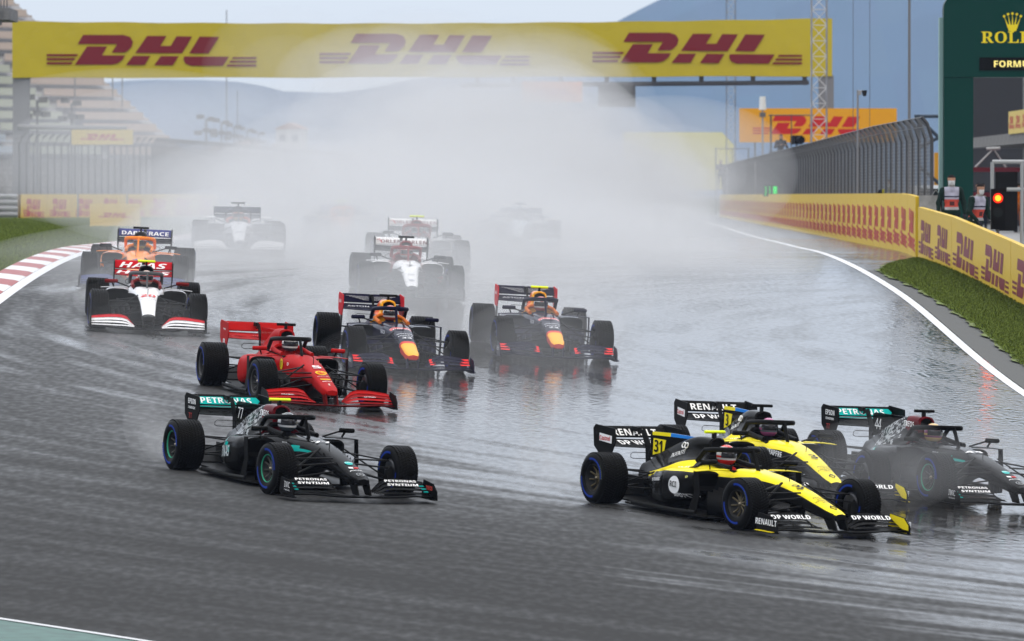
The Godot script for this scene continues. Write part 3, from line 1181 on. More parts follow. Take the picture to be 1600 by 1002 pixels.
func build_left() -> void:
	var yellow := lin(0.60, 0.42, 0.07)
	var red := lin(0.42, 0.06, 0.05)
	# the barrier beyond the grass: steel rails, then boards
	var a := Vector2(-26.0, -391.0)
	var b := Vector2(-23.55, -396.0)
	var t := thing("guard_rail", "grey steel guard rail of stacked beams beyond the grass", "guard rail", Transform3D.IDENTITY)
	for k in 4:
		var s := Shape.new()
		s.col = lin(0.30, 0.31, 0.33)
		var y := 0.36 + 0.29 * k
		s.tube([Vector3(a.x - 10.0, y, a.y), Vector3(b.x, y, b.y)], 0.05, 0.115, 6)
		part("beam", s, plain(0.45, 0.5), t)
	for k in 4:
		var s := Shape.new()
		s.col = lin(0.15, 0.15, 0.15)
		s.box(Vector3(-35.0 + 3.5 * k, 0.7, -393.0), Vector3(0.12, 1.3, 0.12))
		part("post", s, plain(0.5), t)
	t = thing("barrier_wall", "hazy yellow barrier with faded red print beyond the infield grass", "barrier")
	for i in 8:
		var p := Vector3(lerpf(-23.4, -16.2, i / 7.0), 0.06, lerpf(-396.0, -425.0, i / 7.0))
		var q := Vector3(lerpf(-23.4, -16.2, (i + 1) / 7.0), 0.06, lerpf(-396.0, -425.0, (i + 1) / 7.0))
		q = q.lerp(p, 0.012)
		var s := Shape.new()
		s.col = yellow
		var out := Vector3(-(q - p).z, 0, (q - p).x).normalized()
		if out.z < 0:
			out = -out
		var up := Vector3(0, 1.28, 0)
		s.quad(p, q, q + up, p + up, out)
		s.quad(p + up, q + up, q + up - out * 0.12, p + up - out * 0.12, Vector3.UP)
		s.quad(p - out * 0.12, q - out * 0.12, q + up - out * 0.12, p + up - out * 0.12, -out)
		var bp := part("board", s, plain(0.5), t)
		s = Shape.new()
		s.col = red
		for o in courier_logo():
			s.plate(o, 0.0, Transform3D(Basis((q - p) * 0.8 / 12.55, Vector3(0, 0.9 / 1.9, 0), out), (p + q) / 2 + Vector3(0, 0.62, 0) + out * 0.008))
		part("printed_logo", s, plain(0.5), bp)
	sign_board("low yellow board standing alone on the infield grass", Vector3(-13.55, ground(-13.5, 284.0) + 0.05, -284.0), 1.72, 0.80, yellow, red, 1.15, 0.0, 0.0)
	sign_board("yellow sign raised on posts before the hazy grey fence", Vector3(-19.7, 3.72, -400.0), 2.95, 0.72, lin(0.58, 0.44, 0.10), red, 2.1, 0.0, 3.6)
	fence("hazy grey wire fence with curved tops below the grandstand", [Vector3(-38.0, 0.0, -398.0), Vector3(-23.6, 0.0, -398.5), Vector3(-18.6, 0.0, -430.0), Vector3(-15.0, 0, -520.0), Vector3(-10.0, 0, -640.0)], 0.1, 4.25, Vector3(0.35, 0, 0.35), 1.6, 0.16, 18, 0.45)
	# stand with rows of seats stepping up to the left
	t = thing("grandstand", "pale raked grandstand with bands of coloured seats", "grandstand", Transform3D(Basis.IDENTITY, Vector3(-20, 0, -499)) * Transform3D(Basis(Vector3.UP, -0.62), Vector3.ZERO) * Transform3D(Basis.IDENTITY, Vector3(20, 0, 499)))
	var tones := [lin(0.44, 0.38, 0.34), lin(0.40, 0.42, 0.37), lin(0.36, 0.40, 0.45), lin(0.52, 0.53, 0.56), lin(0.45, 0.41, 0.45), lin(0.46, 0.47, 0.50), lin(0.42, 0.42, 0.43), lin(0.50, 0.51, 0.54)]
	var s := Shape.new()
	s.col = lin(0.36, 0.36, 0.37)
	side_profile(s, PackedVector2Array([Vector2(-19.6, 0.0), Vector2(-19.6, 3.4), Vector2(-40.0, 17.6), Vector2(-42.0, 17.6), Vector2(-42.0, 0.0)]), -500.0, -428.0)
	part("base", s, grainy(0.8), t)
	for k in 8:
		for r in 20:
			s = Shape.new()
			s.col = tones[k]
			var x := -19.5 - 1.0 * r
			var y := 3.3 + 0.70 * r
			var z0 := -499.0 + k * 7.8
			s.box(Vector3(x, y + 0.42, z0 + 3.5), Vector3(0.5, 0.10, 7.0))
			s.box(Vector3(x - 0.22, y + 0.62, z0 + 3.5), Vector3(0.08, 0.42, 7.0))
			if x > -34.0:
				part("seat_row", s, plain(0.6), t)
	# corner of a balcony on a tower beside the straight
	t = thing("control_tower", "grey balcony corner with a railing high above the gantry's post", "building", Transform3D(Basis.IDENTITY, Vector3(-18.0, 0, -300.0)))
	s = Shape.new()
	s.col = lin(0.20, 0.20, 0.21)
	s.box(Vector3(-3.0, 7.85, -1.5), Vector3(5.4 + 0.5, 0.42, 5.0))
	part("balcony_slab", s, grainy(0.7), t)
	s = Shape.new()
	s.col = lin(0.25, 0.25, 0.26)
	s.box(Vector3(-9.0, 6.0, -2.0), Vector3(7.0, 12.0, 8.0))
	part("wall", s, grainy(0.7), t)
	for k in 24:
		s = Shape.new()
		s.col = lin(0.11, 0.11, 0.12)
		s.box(Vector3(-0.15 - 0.11 * k, 8.58, 0.95), Vector3(0.045, 1.05, 0.03))
		part("baluster", s, plain(0.5), t)
	for k in 6:
		s = Shape.new()
		s.col = lin(0.16, 0.16, 0.165)
		s.box(Vector3(-0.4 - 0.42 * k, 7.55, 0.6), Vector3(0.06, 0.2, 0.6))
		part("bracket", s, plain(0.5), t)
	s = Shape.new()
	s.col = lin(0.11, 0.11, 0.12)
	s.box(Vector3(-1.6, 9.13, 0.95), Vector3(3.1, 0.05, 0.05))
	part("railing", s, plain(0.5), t)
	# floodlight poles along the straight
	for q in [[-24.54, 430.0, 6.2], [-24.08, 455.0, 6.3], [-19.12, 520.0, 6.0], [-19.91, 570.0, 6.2], [-20.70, 620.0, 6.3], [-21.34, 670.0, 6.4], [-21.93, 720.0, 6.5]]:
		var x: float = q[0]
		var p := pole("floodlight_pole", "pole with clustered grey floodlights beside the hazy straight", x, q[1], 0.0, q[2], 0.09, 0.16, "floodlight poles along the hazy straight")
		for o in [[-0.35, 0.15], [0.3, 0.0], [0.0, -0.7], [-0.5, -0.85], [0.45, -0.75]]:
			s = Shape.new()
			s.col = lin(0.13, 0.13, 0.135)
			s.box(Vector3(o[0], q[2] + o[1], 0.1), Vector3(0.42, 0.28, 0.3), Basis(Vector3.UP, o[0]))
			part("floodlight", s, plain(0.4), p)
	for q in [[-24.00, 500.0, 9.0], [-23.42, 500.0, 9.0], [-21.27, 620.0, 15.0], [-20.46, 620.0, 9.0], [-25.22, 480.0, 9.0]]:
		var x: float = q[0]
		pole("bare_mast", "thin bare grey mast seen under the gantry's yellow board", x, q[1], 0.0, q[2], 0.05, 0.2, "thin bare masts under the gantry")
	# low service block beyond the fence
	t = thing("service_block", "long low grey building beyond the fence, fading into spray", "building", Transform3D(Basis(Vector3.UP, -0.06), Vector3(-15.5, 0, -560.0)))
	s = Shape.new()
	s.col = lin(0.16, 0.165, 0.17)
	s.box(Vector3(-4.2, 1.7, 0), Vector3(6.4, 3.4, 100.0))
	part("wall", s, grainy(0.8), t)
	s = Shape.new()
	s.col = lin(0.30, 0.31, 0.32)
	s.box(Vector3(-4.2, 3.55, 0), Vector3(7.0, 0.3, 102.0))
	part("roof", s, grainy(0.8), t)


func side_profile(s: Shape, outline: PackedVector2Array, z0: float, z1: float) -> void:
	s.plate(outline, absf(z1 - z0), Transform3D(Basis.IDENTITY, Vector3(0, 0, (z0 + z1) / 2)))


func build_far() -> void:
	# wooded hills, distance haze painted into their colour as a pale blue tint
	for q in [[3900.0, [[-1382, 30.3], [-638, 36.2], [-227, 42.7], [-194, 50.0], [-158, 54.0], [-122, 51.3], [-94, 46.7], [-60, 50.0], [-30, 55.9], [30, 57.9], [184, 30.3], [461, 7.9]], 11], [3650.0, [[-92, -6.6], [-16, 34.2], [0, 43.4], [19, 57.3], [44, 75.7], [74, 90.8], [123, 111.3], [186, 131.6], [247, 142.2], [400, 148.0], [1382, 92.1]], 12]]:
		var s := Shape.new()
		var n := FastNoiseLite.new()
		n.seed = q[2]
		n.frequency = 0.02
		var d: float = q[0]
		var rows := []
		for r in 9:
			var row := PackedVector3Array()
			for k in 161:
				var x := lerpf(q[1][0][0], q[1][-1][0], k / 160.0)
				var h := curved(q[1], x)
				var f := r / 8.0
				row.append(Vector3(x * (1.0 + f * 0.02), maxf(-5.0, h * sin(f * PI / 2) + n.get_noise_2d(x, f * 90.0) * 2.6 * f), -d + 800.0 * (1.0 - f) - 0.0))
			rows.append(row)
		for r in 8:
			for k in 160:
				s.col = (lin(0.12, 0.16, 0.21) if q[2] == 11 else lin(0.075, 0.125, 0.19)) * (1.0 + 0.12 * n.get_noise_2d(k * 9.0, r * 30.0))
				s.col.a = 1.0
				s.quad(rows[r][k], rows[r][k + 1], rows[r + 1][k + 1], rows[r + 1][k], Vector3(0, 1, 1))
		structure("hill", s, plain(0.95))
	# a clump of round trees and pale houses below the hills
	var rng := RandomNumberGenerator.new()
	rng.seed = 9
	for q in [[-32.04, 700.0, 6.2, 4.0], [-34.23, 720.0, 5.0, 3.2], [-33.21, 760.0, 4.8, 3.4]]:
		var x: float = q[0]
		var t := thing("round_tree", "dark round-headed tree beyond the fence and the grandstand", "tree", Transform3D(Basis.IDENTITY, Vector3(x, 0, -q[1])), "round trees beyond the grandstand")
		var s := Shape.new()
		s.col = lin(0.05, 0.04, 0.03)
		s.tube([Vector3.ZERO, Vector3(0.1, q[2] * 0.3, 0), Vector3(0, q[2] * 0.6, 0)], 0.2, 0.2, 7, 0.5)
		for k in 5:
			s.tube([Vector3(0, q[2] * 0.35, 0), Vector3(cos(k * 1.3) * 1.4, q[2] * 0.7, sin(k * 1.3) * 1.4)], 0.08, 0.08, 5, 0.4)
		part("trunk", s, plain(0.9), t)
		s = Shape.new()
		for k in 1500:
			var dir := Vector3(rng.randfn(), rng.randfn(), rng.randfn()).normalized() * pow(rng.randf(), 0.4)
			var at := Vector3(dir.x * q[3] * 0.75, q[2] * 0.68 + dir.y * q[2] * 0.36, dir.z * q[3] * 0.75)
			var u := Vector3(rng.randfn(), rng.randfn(), rng.randfn()).normalized() * 0.22
			var v2 := u.cross(Vector3(rng.randfn(), rng.randfn(), rng.randfn())).normalized() * 0.16
			var g := rng.randf_range(0.7, 1.2)
			s.col = lin(0.035 * g, 0.05 * g, 0.03 * g)
			s.quad(at - u, at + v2, at + u, at - v2, dir + Vector3(0, 0.3, 0.2))
		part("crown", s, plain(0.85), t)
	for k in 9:
		var d := 1500.0 + rng.randf_range(-100, 100)
		var x := -68.6 + 3.9 * k + rng.randf_range(-1, 1)
		var h := 9.0 + rng.randf_range(-2.0, 3.5)
		var t := thing("far_house", "pale block-like house on the far slope below the hills", "house", Transform3D(Basis(Vector3.UP, rng.randf_range(-0.4, 0.4)), Vector3(x, 0, -d)), "pale houses on the far slope")
		var s := Shape.new()
		var g := rng.randf_range(0.45, 0.7)
		s.col = lin(g, g * 0.99, g * 0.97)
		s.box(Vector3(0, h / 2, 0), Vector3(4.5, h, 5))
		part("wall", s, plain(0.8), t)
		s = Shape.new()
		s.col = lin(0.34, 0.2, 0.15)
		s.plate(PackedVector2Array([Vector2(-2.6, 0), Vector2(2.6, 0), Vector2(0, 1.1)]), 5.4, Transform3D(Basis.IDENTITY, Vector3(0, h, 0)))
		part("roof", s, plain(0.8), t)
		for m in 2:
			for r in 2:
				s = Shape.new()
				s.col = lin(0.06, 0.065, 0.075)
				s.box(Vector3(-1.1 + 2.2 * m, h - 1.6 - 2.6 * r, 2.52), Vector3(1.1, 1.2, 0.06))
				part("window", s, plain(0.2), t)


# ---------------------------------------------------------------- racing cars
const TUB := [[2.80, 0.075, 0.30, 0.225], [2.72, 0.10, 0.325, 0.205], [2.4, 0.125, 0.405, 0.225], [1.9, 0.15, 0.525, 0.30], [1.45, 0.185, 0.605, 0.33], [1.0, 0.235, 0.655, 0.25], [0.62, 0.28, 0.67, 0.12], [0.2, 0.34, 0.665, 0.07], [-0.3, 0.37, 0.655, 0.07], [-0.6, 0.36, 0.60, 0.07]]
const COVER := [
	[-0.33, [[0, 1.0], [0.09, 0.985], [0.125, 0.92], [0.11, 0.83], [0.13, 0.76], [0.2, 0.70], [0.3, 0.62]]],
	[-0.75, [[0, 0.985], [0.08, 0.97], [0.115, 0.90], [0.13, 0.80], [0.19, 0.71], [0.28, 0.64], [0.33, 0.50]]],
	[-1.2, [[0, 0.88], [0.055, 0.86], [0.09, 0.79], [0.13, 0.69], [0.2, 0.60], [0.26, 0.52], [0.28, 0.35]]],
	[-1.7, [[0, 0.70], [0.035, 0.685], [0.065, 0.63], [0.10, 0.56], [0.14, 0.49], [0.17, 0.42], [0.18, 0.25]]],
	[-2.15, [[0, 0.52], [0.03, 0.51], [0.055, 0.48], [0.075, 0.44], [0.085, 0.40], [0.09, 0.34], [0.08, 0.26]]]]
const PODS := [[0.24, 0.28, 0.70, 0.36, 0.615], [0.0, 0.22, 0.735, 0.2, 0.625], [-0.5, 0.12, 0.71, 0.10, 0.60], [-1.0, 0.06, 0.55, 0.09, 0.54], [-1.4, 0.05, 0.34, 0.09, 0.46], [-1.75, 0.04, 0.18, 0.11, 0.40]]


func tub_at(z: float) -> Array:
	for i in TUB.size() - 1:
		if z <= TUB[i][0] and z >= TUB[i + 1][0]:
			var span: float = TUB[i][0] - TUB[i + 1][0]
			var k: float = (TUB[i][0] - z) / span
			var pre: int = maxi(i - 1, 0)
			var post: int = mini(i + 2, TUB.size() - 1)
			var tp: float = TUB[i][0] - TUB[pre][0] if pre != i else -span
			var tq: float = TUB[i][0] - TUB[post][0] if post != i + 1 else 2.0 * span
			var out := []
			for m in [1, 2, 3]:
				out.append(cubic_interpolate_in_time(TUB[i][m], TUB[i + 1][m], TUB[pre][m], TUB[post][m], k, span, -absf(tp), tq))
			return out
	return [TUB[-1][1], TUB[-1][2], TUB[-1][3]]


func pod_x(z: float, y: float) -> float:
	for i in PODS.size() - 1:
		if z <= PODS[i][0] and z >= PODS[i + 1][0]:
			var k: float = (z - PODS[i][0]) / (PODS[i + 1][0] - PODS[i][0])
			k = smoothstep(0.0, 1.0, k) * 0.35 + 0.65 * k
			var q := []
			for m in 5:
				q.append(lerpf(PODS[i][m], PODS[i + 1][m], k))
			var h: float = (q[4] - q[3]) / 2
			var w: float = (q[2] - q[1]) / 2
			return (q[1] + q[2]) / 2 + w * pow(maxf(0.0, 1.0 - pow(minf(1.0, absf(y - (q[3] + q[4]) / 2) / h), 3.2)), 1.0 / 3.2)
	return 0.6


func cover_x(z: float, y: float) -> float:
	for i in COVER.size() - 1:
		if z <= COVER[i][0] and z >= COVER[i + 1][0]:
			var k: float = (z - COVER[i][0]) / (COVER[i + 1][0] - COVER[i][0])
			for j in 6:
				var y0: float = lerpf(COVER[i][1][j][1], COVER[i + 1][1][j][1], k)
				var y1: float = lerpf(COVER[i][1][j + 1][1], COVER[i + 1][1][j + 1][1], k)
				if y <= y0 and y >= y1:
					var x0: float = lerpf(COVER[i][1][j][0], COVER[i + 1][1][j][0], k)
					var x1: float = lerpf(COVER[i][1][j + 1][0], COVER[i + 1][1][j + 1][0], k)
					return lerpf(x0, x1, (y - y0) / minf(y1 - y0, -1e-4))
	return 0.1


func cover_y(z: float, at: float) -> float:
	for i in COVER.size() - 1:
		if z <= COVER[i][0] and z >= COVER[i + 1][0]:
			var k: float = (z - COVER[i][0]) / (COVER[i + 1][0] - COVER[i][0])
			var j := int(at)
			return lerpf(lerpf(COVER[i][1][j][1], COVER[i][1][j + 1][1], at - j), lerpf(COVER[i + 1][1][j][1], COVER[i + 1][1][j + 1][1], at - j), k)
	return 0.5


func pod_share(p: Vector3) -> float:
	for i in PODS.size() - 1:
		if p.z <= PODS[i][0] and p.z >= PODS[i + 1][0]:
			var k: float = (p.z - PODS[i][0]) / (PODS[i + 1][0] - PODS[i][0])
			k = smoothstep(0.0, 1.0, k) * 0.35 + 0.65 * k
			var hi: float = lerpf(PODS[i][4], PODS[i + 1][4], k)
			return (hi - p.y) / (hi - lerpf(PODS[i][3], PODS[i + 1][3], k))
	return 0.5


func shell(s: Shape, keys: Array, rows: int, seg: int, colour: Callable, ends := true) -> void:
	var grid := []
	var nk := keys.size()
	for r in rows + 1:
		var z: float = lerpf(keys[0][0], keys[-1][0], float(r) / rows)
		var i := 0
		while i < nk - 2 and z < keys[i + 1][0]:
			i += 1
		var k: float = (z - keys[i][0]) / (keys[i + 1][0] - keys[i][0])
		var span: float = keys[i + 1][0] - keys[i][0]
		var pre: int = maxi(i - 1, 0)
		var post: int = mini(i + 2, nk - 1)
		var pts := []
		for j in keys[0][1].size():
			var q := []
			for m in [pre, i, i + 1, post]:
				q.append(Vector2(keys[m][1][j][0], keys[m][1][j][1]))
			var tp: float = keys[pre][0] - keys[i][0] if pre != i else -span
			var tq: float = keys[post][0] - keys[i][0] if post != i + 1 else 2.0 * span
			pts.append(q[1].cubic_interpolate_in_time(q[2], q[0], q[3], k, absf(span), -absf(tp), absf(tq)))
		var half := []
		for m in seg + 1:
			var f: float = float(m) / seg * (pts.size() - 1)
			var a := mini(int(f), pts.size() - 2)
			half.append(pts[a].cubic_interpolate(pts[a + 1], pts[maxi(a - 1, 0)] if a > 0 else Vector2(-pts[1].x, pts[1].y), pts[mini(a + 2, pts.size() - 1)], f - a))
		var ring := PackedVector3Array()
		for m in half.size():
			ring.append(Vector3(half[m].x, half[m].y, z))
		for m in range(half.size() - 1 if half[-1].x > 1e-3 else half.size() - 2, 0, -1):
			ring.append(Vector3(-half[m].x, half[m].y, z))
		grid.append(ring)
	s.skin(grid, true, colour)
	if ends:
		s.col = colour.call((grid[0][0] + grid[0][seg]) * 0.5)
		s.cap(grid[0], Vector3(0, 0, 1))
		s.col = colour.call((grid[-1][0] + grid[-1][seg]) * 0.5)
		s.cap(grid[-1], Vector3(0, 0, -1))


# A wing along x: stations of [x, leading edge z, leading edge y, chord, tilt in degrees].
func wing(s: Shape, stations: Array, camber := 0.12, thick := 0.07, colour = null) -> void:
	var rows := []
	for st in stations:
		var ring := PackedVector3Array()
		var a := deg_to_rad(st[4])
		for k in 12:
			var upper := k < 6
			var f: float = k / 6.0 if upper else (12 - k) / 6.0
			var mid: float = -camber * 4.0 * f * (1.0 - f)
			var half: float = thick * (sqrt(f) * (1.0 - f) * 1.6 + 0.06)
			var yy: float = (mid + (half if upper else -half)) * st[3]
			var zz: float = f * st[3]
			ring.append(Vector3(st[0], st[2] + zz * sin(a) + yy * cos(a), st[1] - zz * cos(a) + yy * sin(a)))
		rows.append(ring)
	s.skin(rows, true, colour)
	s.cap(rows[0], Vector3(rows[0][0].x - rows[1][0].x, 0, 0))
	s.cap(rows[-1], Vector3(rows[-1][0].x - rows[-2][0].x, 0, 0))


# An outline in (z, y) as a thin upright plate at x.
func side_plate(s: Shape, outline: Array, x: float, thick: float, lean := 0.0) -> void:
	var p := PackedVector2Array()
	for q in outline:
		p.append(Vector2(q[0], q[1]))
	s.plate(p, thick, Transform3D(Basis(Vector3(0, 0, 1), Vector3(lean, 1, 0), Vector3(1, 0, 0)), Vector3(x, 0, 0)))


func rubber() -> StandardMaterial3D:
	if not mats.has("rubber"):
		var m := StandardMaterial3D.new()
		m.vertex_color_use_as_albedo = true
		m.roughness = 0.5
		m.metallic_specular = 0.16
		mats["rubber"] = m
	return mats["rubber"]


# One wheel whose outer face looks to -x, at the origin.
func wheel_shapes(half: float, ring: Color, spoke: Color, far: bool) -> Array:
	var key := "wheel%.3f%s%s%s" % [half, ring, spoke, far]
	if mats.has(key):
		return mats[key]
	var seg := 28 if far else 48
	var black := lin(0.004, 0.0042, 0.0048)
	var blue := lin(0.010, 0.035, 0.24)
	var prof := []
	for q in [[0.178, -0.80], [0.19, -0.93], [0.235, -1.0], [0.262, -1.0], [0.292, -0.965], [0.318, -0.88], [0.327, -0.72], [0.329, -0.4], [0.329, 0.0], [0.329, 0.4], [0.327, 0.72], [0.318, 0.88], [0.292, 0.965], [0.262, 1.0], [0.235, 1.0], [0.19, 0.93], [0.178, 0.80]]:
		prof.append(Vector2(q[0], q[1] * half))
	var t := Shape.new()
	t.lathe(prof, Vector3.ZERO, seg, func(j: int, f: float) -> Color: return blue if (j == 2 or j == 13) and (fposmod(f + 0.05, 0.5) < 0.30) else black, Vector2(24, 1))
	var r := Shape.new()
	r.col = lin(0.02, 0.02, 0.022)
	r.lathe([Vector2(0.176, -0.81 * half), Vector2(0.168, -0.72 * half), Vector2(0.16, -0.25 * half), Vector2(0.10, -0.12 * half), Vector2(0.0, -0.12 * half)], Vector3.ZERO, seg)
	r.col = lin(0.03, 0.03, 0.032)
	r.lathe([Vector2(0.0, 0.86 * half), Vector2(0.12, 0.86 * half), Vector2(0.165, 0.7 * half), Vector2(0.17, 0.2 * half)], Vector3.ZERO, seg)
	var sp := Shape.new()
	sp.col = spoke
	for k in 10:
		var a := TAU * k / 10.0
		sp.tube([Vector3(-0.50 * half, cos(a) * 0.035, sin(a) * 0.035), Vector3(-0.42 * half, cos(a) * 0.10, sin(a) * 0.10), Vector3(-0.62 * half, cos(a + 0.1) * 0.168, sin(a + 0.1) * 0.168)], 0.011, 0.016, 4)
	sp.lathe([Vector2(0.0, -0.52 * half), Vector2(0.04, -0.52 * half), Vector2(0.055, -0.2 * half)], Vector3.ZERO, 14)
	var lip := Shape.new()
	lip.col = ring
	lip.lathe([Vector2(0.184, -0.85 * half), Vector2(0.183, -0.885 * half), Vector2(0.176, -0.885 * half), Vector2(0.174, -0.80 * half)], Vector3.ZERO, seg)
	var nut := Shape.new()
	nut.col = lin(0.35, 0.30, 0.22)
	nut.lathe([Vector2(0.0, -0.66 * half), Vector2(0.018, -0.66 * half), Vector2(0.024, -0.5 * half)], Vector3.ZERO, 8)
	# the rain tread: rows of slanted blocks with channels between
	var tread := Shape.new()
	tread.col = lin(0.005, 0.0052, 0.0058)
	var cols := 6 if half < 0.18 else 8
	var step := 1.72 * half / cols
	for k in 56:
		for m in cols:
			var a := TAU * (k + (0.5 if m % 2 else 0.0)) / 56.0
			var x := (m - (cols - 1) / 2.0) * step
			var out := Vector3(0, cos(a), sin(a))
			var turn := Basis(Vector3.RIGHT, out, Vector3.RIGHT.cross(out)) * Basis(Vector3.UP, 0.42 * signf(x))
			tread.box(out * (0.331 - 0.004 * pow(absf(x) / half, 4.0) * 1.5) + Vector3.RIGHT * x, Vector3(step * 0.84, 0.013, 0.026), turn)
	mats[key] = [t.mesh(), r.mesh(), sp.mesh(), lip.mesh(), nut.mesh(), tread.mesh()]
	return mats[key]


# The colour of a team's car at a point of one of its parts.
func livery(team: String, where: String, p: Vector3) -> Color:
	var q := absf(p.x)
	var tub := tub_at(p.z)
	var top: float = tub[1]
	var share: float = (top - p.y) / (top - tub[2])
	match team:
		"yellow":
			var black := lin(0.009, 0.009, 0.010)
			var yellow := lin(0.82, 0.68, 0.02)
			match where:
				"tub":
					return yellow if share < 0.235 and p.z < 2.79 else black
				"pod":
					return yellow if pod_share(p) < 0.10 and p.z < 0.2 else black
				"cover":
					return yellow if p.z < -0.45 and p.z > -1.75 and p.y < cover_y(p.z, 4.75) and p.y > cover_y(p.z, 5.6) else black
				"fin":
					if p.y > 0.85 + (p.z + 1.0) * -0.06:
						return lin(0.03, 0.20, 0.62) if p.z > -1.5 else yellow
					return black
				"vane_top":
					return yellow
				"inner_plate":
					return lin(0.78, 0.62, 0.02)
			return black
		"teal":
			var black := lin(0.0045, 0.0048, 0.005)
			var green := lin(0.0, 0.30, 0.26)
			match where:
				"tub":
					if p.z > 0.75 and p.z < 1.35 and p.y < top - 0.10 and p.y > top - 0.10 - (1.35 - p.z) * 0.18:
						return green
				"pod":
					if p.z < -0.25 and p.z > -0.75 and absf(p.y - 0.36 + (p.z + 0.25) * 0.45) < 0.035:
						return green
				"cover":
					if p.z > -0.72 and p.y > 0.80:
						return lin(0.10, 0.006, 0.010)
					var k := clampf((-0.6 - p.z) * 1.4, 0.0, 1.0) * clampf((p.z + 1.75) * 2.0, 0.0, 1.0)
					var h := fposmod(sin(p.x * 127.1 + p.y * 311.7 + p.z * 74.7) * 43758.5, 1.0)
					if h < k * 0.75:
						return lin(0.30, 0.31, 0.32)
			return black
		"red":
			var red := lin(0.36, 0.010, 0.011)
			match where:
				"halo", "vane", "end_plate":
					return lin(0.012, 0.012, 0.012)
				"wing":
					return lin(0.10, 0.006, 0.006)
				"flap0", "flap2":
					return lin(0.25, 0.008, 0.009)
				"pod":
					return red if p.y > 0.17 else lin(0.012, 0.012, 0.012)
			return red
		"navy":
			var navy := lin(0.008, 0.010, 0.024)
			var red := lin(0.55, 0.03, 0.02)
			var gold := lin(0.85, 0.38, 0.02)
			match where:
				"tub":
					if p.z > 2.22:
						return gold if share < 0.3 else red
					if p.z > 2.12 and p.y > top - 0.1:
						return red
					if p.z > 1.15 and p.z < 1.32 and p.y > top - 0.05:
						return lin(0.5, 0.12, 0.12)
				"cover":
					if p.y > 0.74 and p.z > -1.3:
						return gold if p.z > -0.5 else lin(0.75, 0.12, 0.02)
				"headrest":
					return lin(0.60, 0.15, 0.02)
				"plate_out":
					return lin(0.5, 0.02, 0.03)
				"flap_tip":
					return lin(0.7, 0.03, 0.03)
			return navy
		"white_red":
			var white := lin(0.72, 0.72, 0.73)
			var dark := lin(0.014, 0.014, 0.015)
			match where:
				"tub":
					if share < 0.24 and p.z < 2.72:
						return white
				"headrest":
					return lin(0.2, 0.02, 0.02)
				"vane_top", "cover":
					return dark if where == "cover" and (p.z > -0.5 or p.y < 0.6) else lin(0.45, 0.45, 0.46)
				"pod":
					return lin(0.3, 0.3, 0.31) if p.y > 0.57 else dark
				"mirror":
					return lin(0.16, 0.012, 0.012)
				"halo":
					return lin(0.10, 0.10, 0.105)
				"flap0", "flap1", "flap2":
					return white
				"flap3":
					return lin(0.5, 0.015, 0.02)
				"rear_flap", "rear_main":
					return lin(0.48, 0.012, 0.02)
			return dark
		"orange":
			var orange := lin(0.86, 0.24, 0.02)
			match where:
				"tub":
					return orange if share < 0.5 or p.z < 0.7 else lin(0.02, 0.03, 0.10)
				"halo", "headrest", "vane_top":
					return orange
				"cover":
					return orange if p.y < 0.8 or p.z < -0.8 else lin(0.02, 0.02, 0.022)
				"pod":
					return orange if p.y > 0.35 else lin(0.02, 0.025, 0.08)
				"flap0", "flap1", "flap2", "flap3", "flap_tip":
					return lin(0.03, 0.045, 0.16)
				"rear_flap":
					return lin(0.05, 0.055, 0.20)
			return lin(0.02, 0.02, 0.025)
		"white_maroon":
			var white := lin(0.75, 0.75, 0.76)
			var maroon := lin(0.20, 0.012, 0.018)
			match where:
				"tub":
					if share < 0.4 and p.z > 0.55:
						return white
					return maroon if p.z < 0.55 else lin(0.02, 0.02, 0.02)
				"halo", "headrest", "cover":
					return maroon
				"vane_top", "rear_flap":
					return white
				"pod":
					return white if p.y > 0.42 else maroon
				"flap_tip":
					return white
			return lin(0.018, 0.018, 0.02)
		"white_navy":
			var white := lin(0.75, 0.76, 0.78)
			match where:
				"tub":
					return white if share < 0.5 else lin(0.02, 0.03, 0.06)
				"flap0", "flap1", "flap2", "flap3", "vane_top", "mirror":
					return white
				"headrest":
					return lin(0.5, 0.1, 0.05)
			return lin(0.016, 0.024, 0.05)
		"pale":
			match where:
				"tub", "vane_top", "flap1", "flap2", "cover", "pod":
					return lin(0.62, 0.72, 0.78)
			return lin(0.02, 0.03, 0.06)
	return lin(0.02, 0.02, 0.02)


func both(s: Shape, text: String, high: float, z: float, y: float, xat: Callable, colour: Color, stretch := 1.0, slant := 0.0, face := "sans bold", rise := 0.0) -> void:
	# the same words on the two flanks, read from each side
	for side: float in [-1.0, 1.0]:
		letters(s, text, high, func(a: float, b: float) -> Vector3:
			var zz: float = z - side * a
			var yy: float = y + b + rise * (zz - z)
			return Vector3(side * (xat.call(zz, yy) + 0.016), yy, zz), Vector3(side, 0, 0), colour, stretch, slant, face)


func on_nose(s: Shape, text: String, high: float, z: float, colour: Color, stretch := 1.0, face := "sans bold") -> void:
	letters(s, text, high, func(a: float, b: float) -> Vector3:
		var zz: float = z - b * 0.97
		var t := tub_at(zz)
		var f: float = clampf(absf(a) / t[0], 0.0, 1.0)
		return Vector3(a, t[1] + 0.018 - 0.012 * f - 0.06 * maxf(0.0, f - 0.6), zz), Vector3(0, 1, 0.3), colour, stretch, 0.0, face)


func disc(s: Shape, spot: Callable, rx: float, ry: float, facing: Vector3, colour: Color, n := 20) -> void:
	s.col = colour
	for k in n:
		var a := TAU * k / n
		var b := TAU * (k + 1) / n
		s.flat(spot.call(0.0, 0.0), spot.call(cos(a) * rx, sin(a) * ry), spot.call(cos(b) * rx, sin(b) * ry), facing)


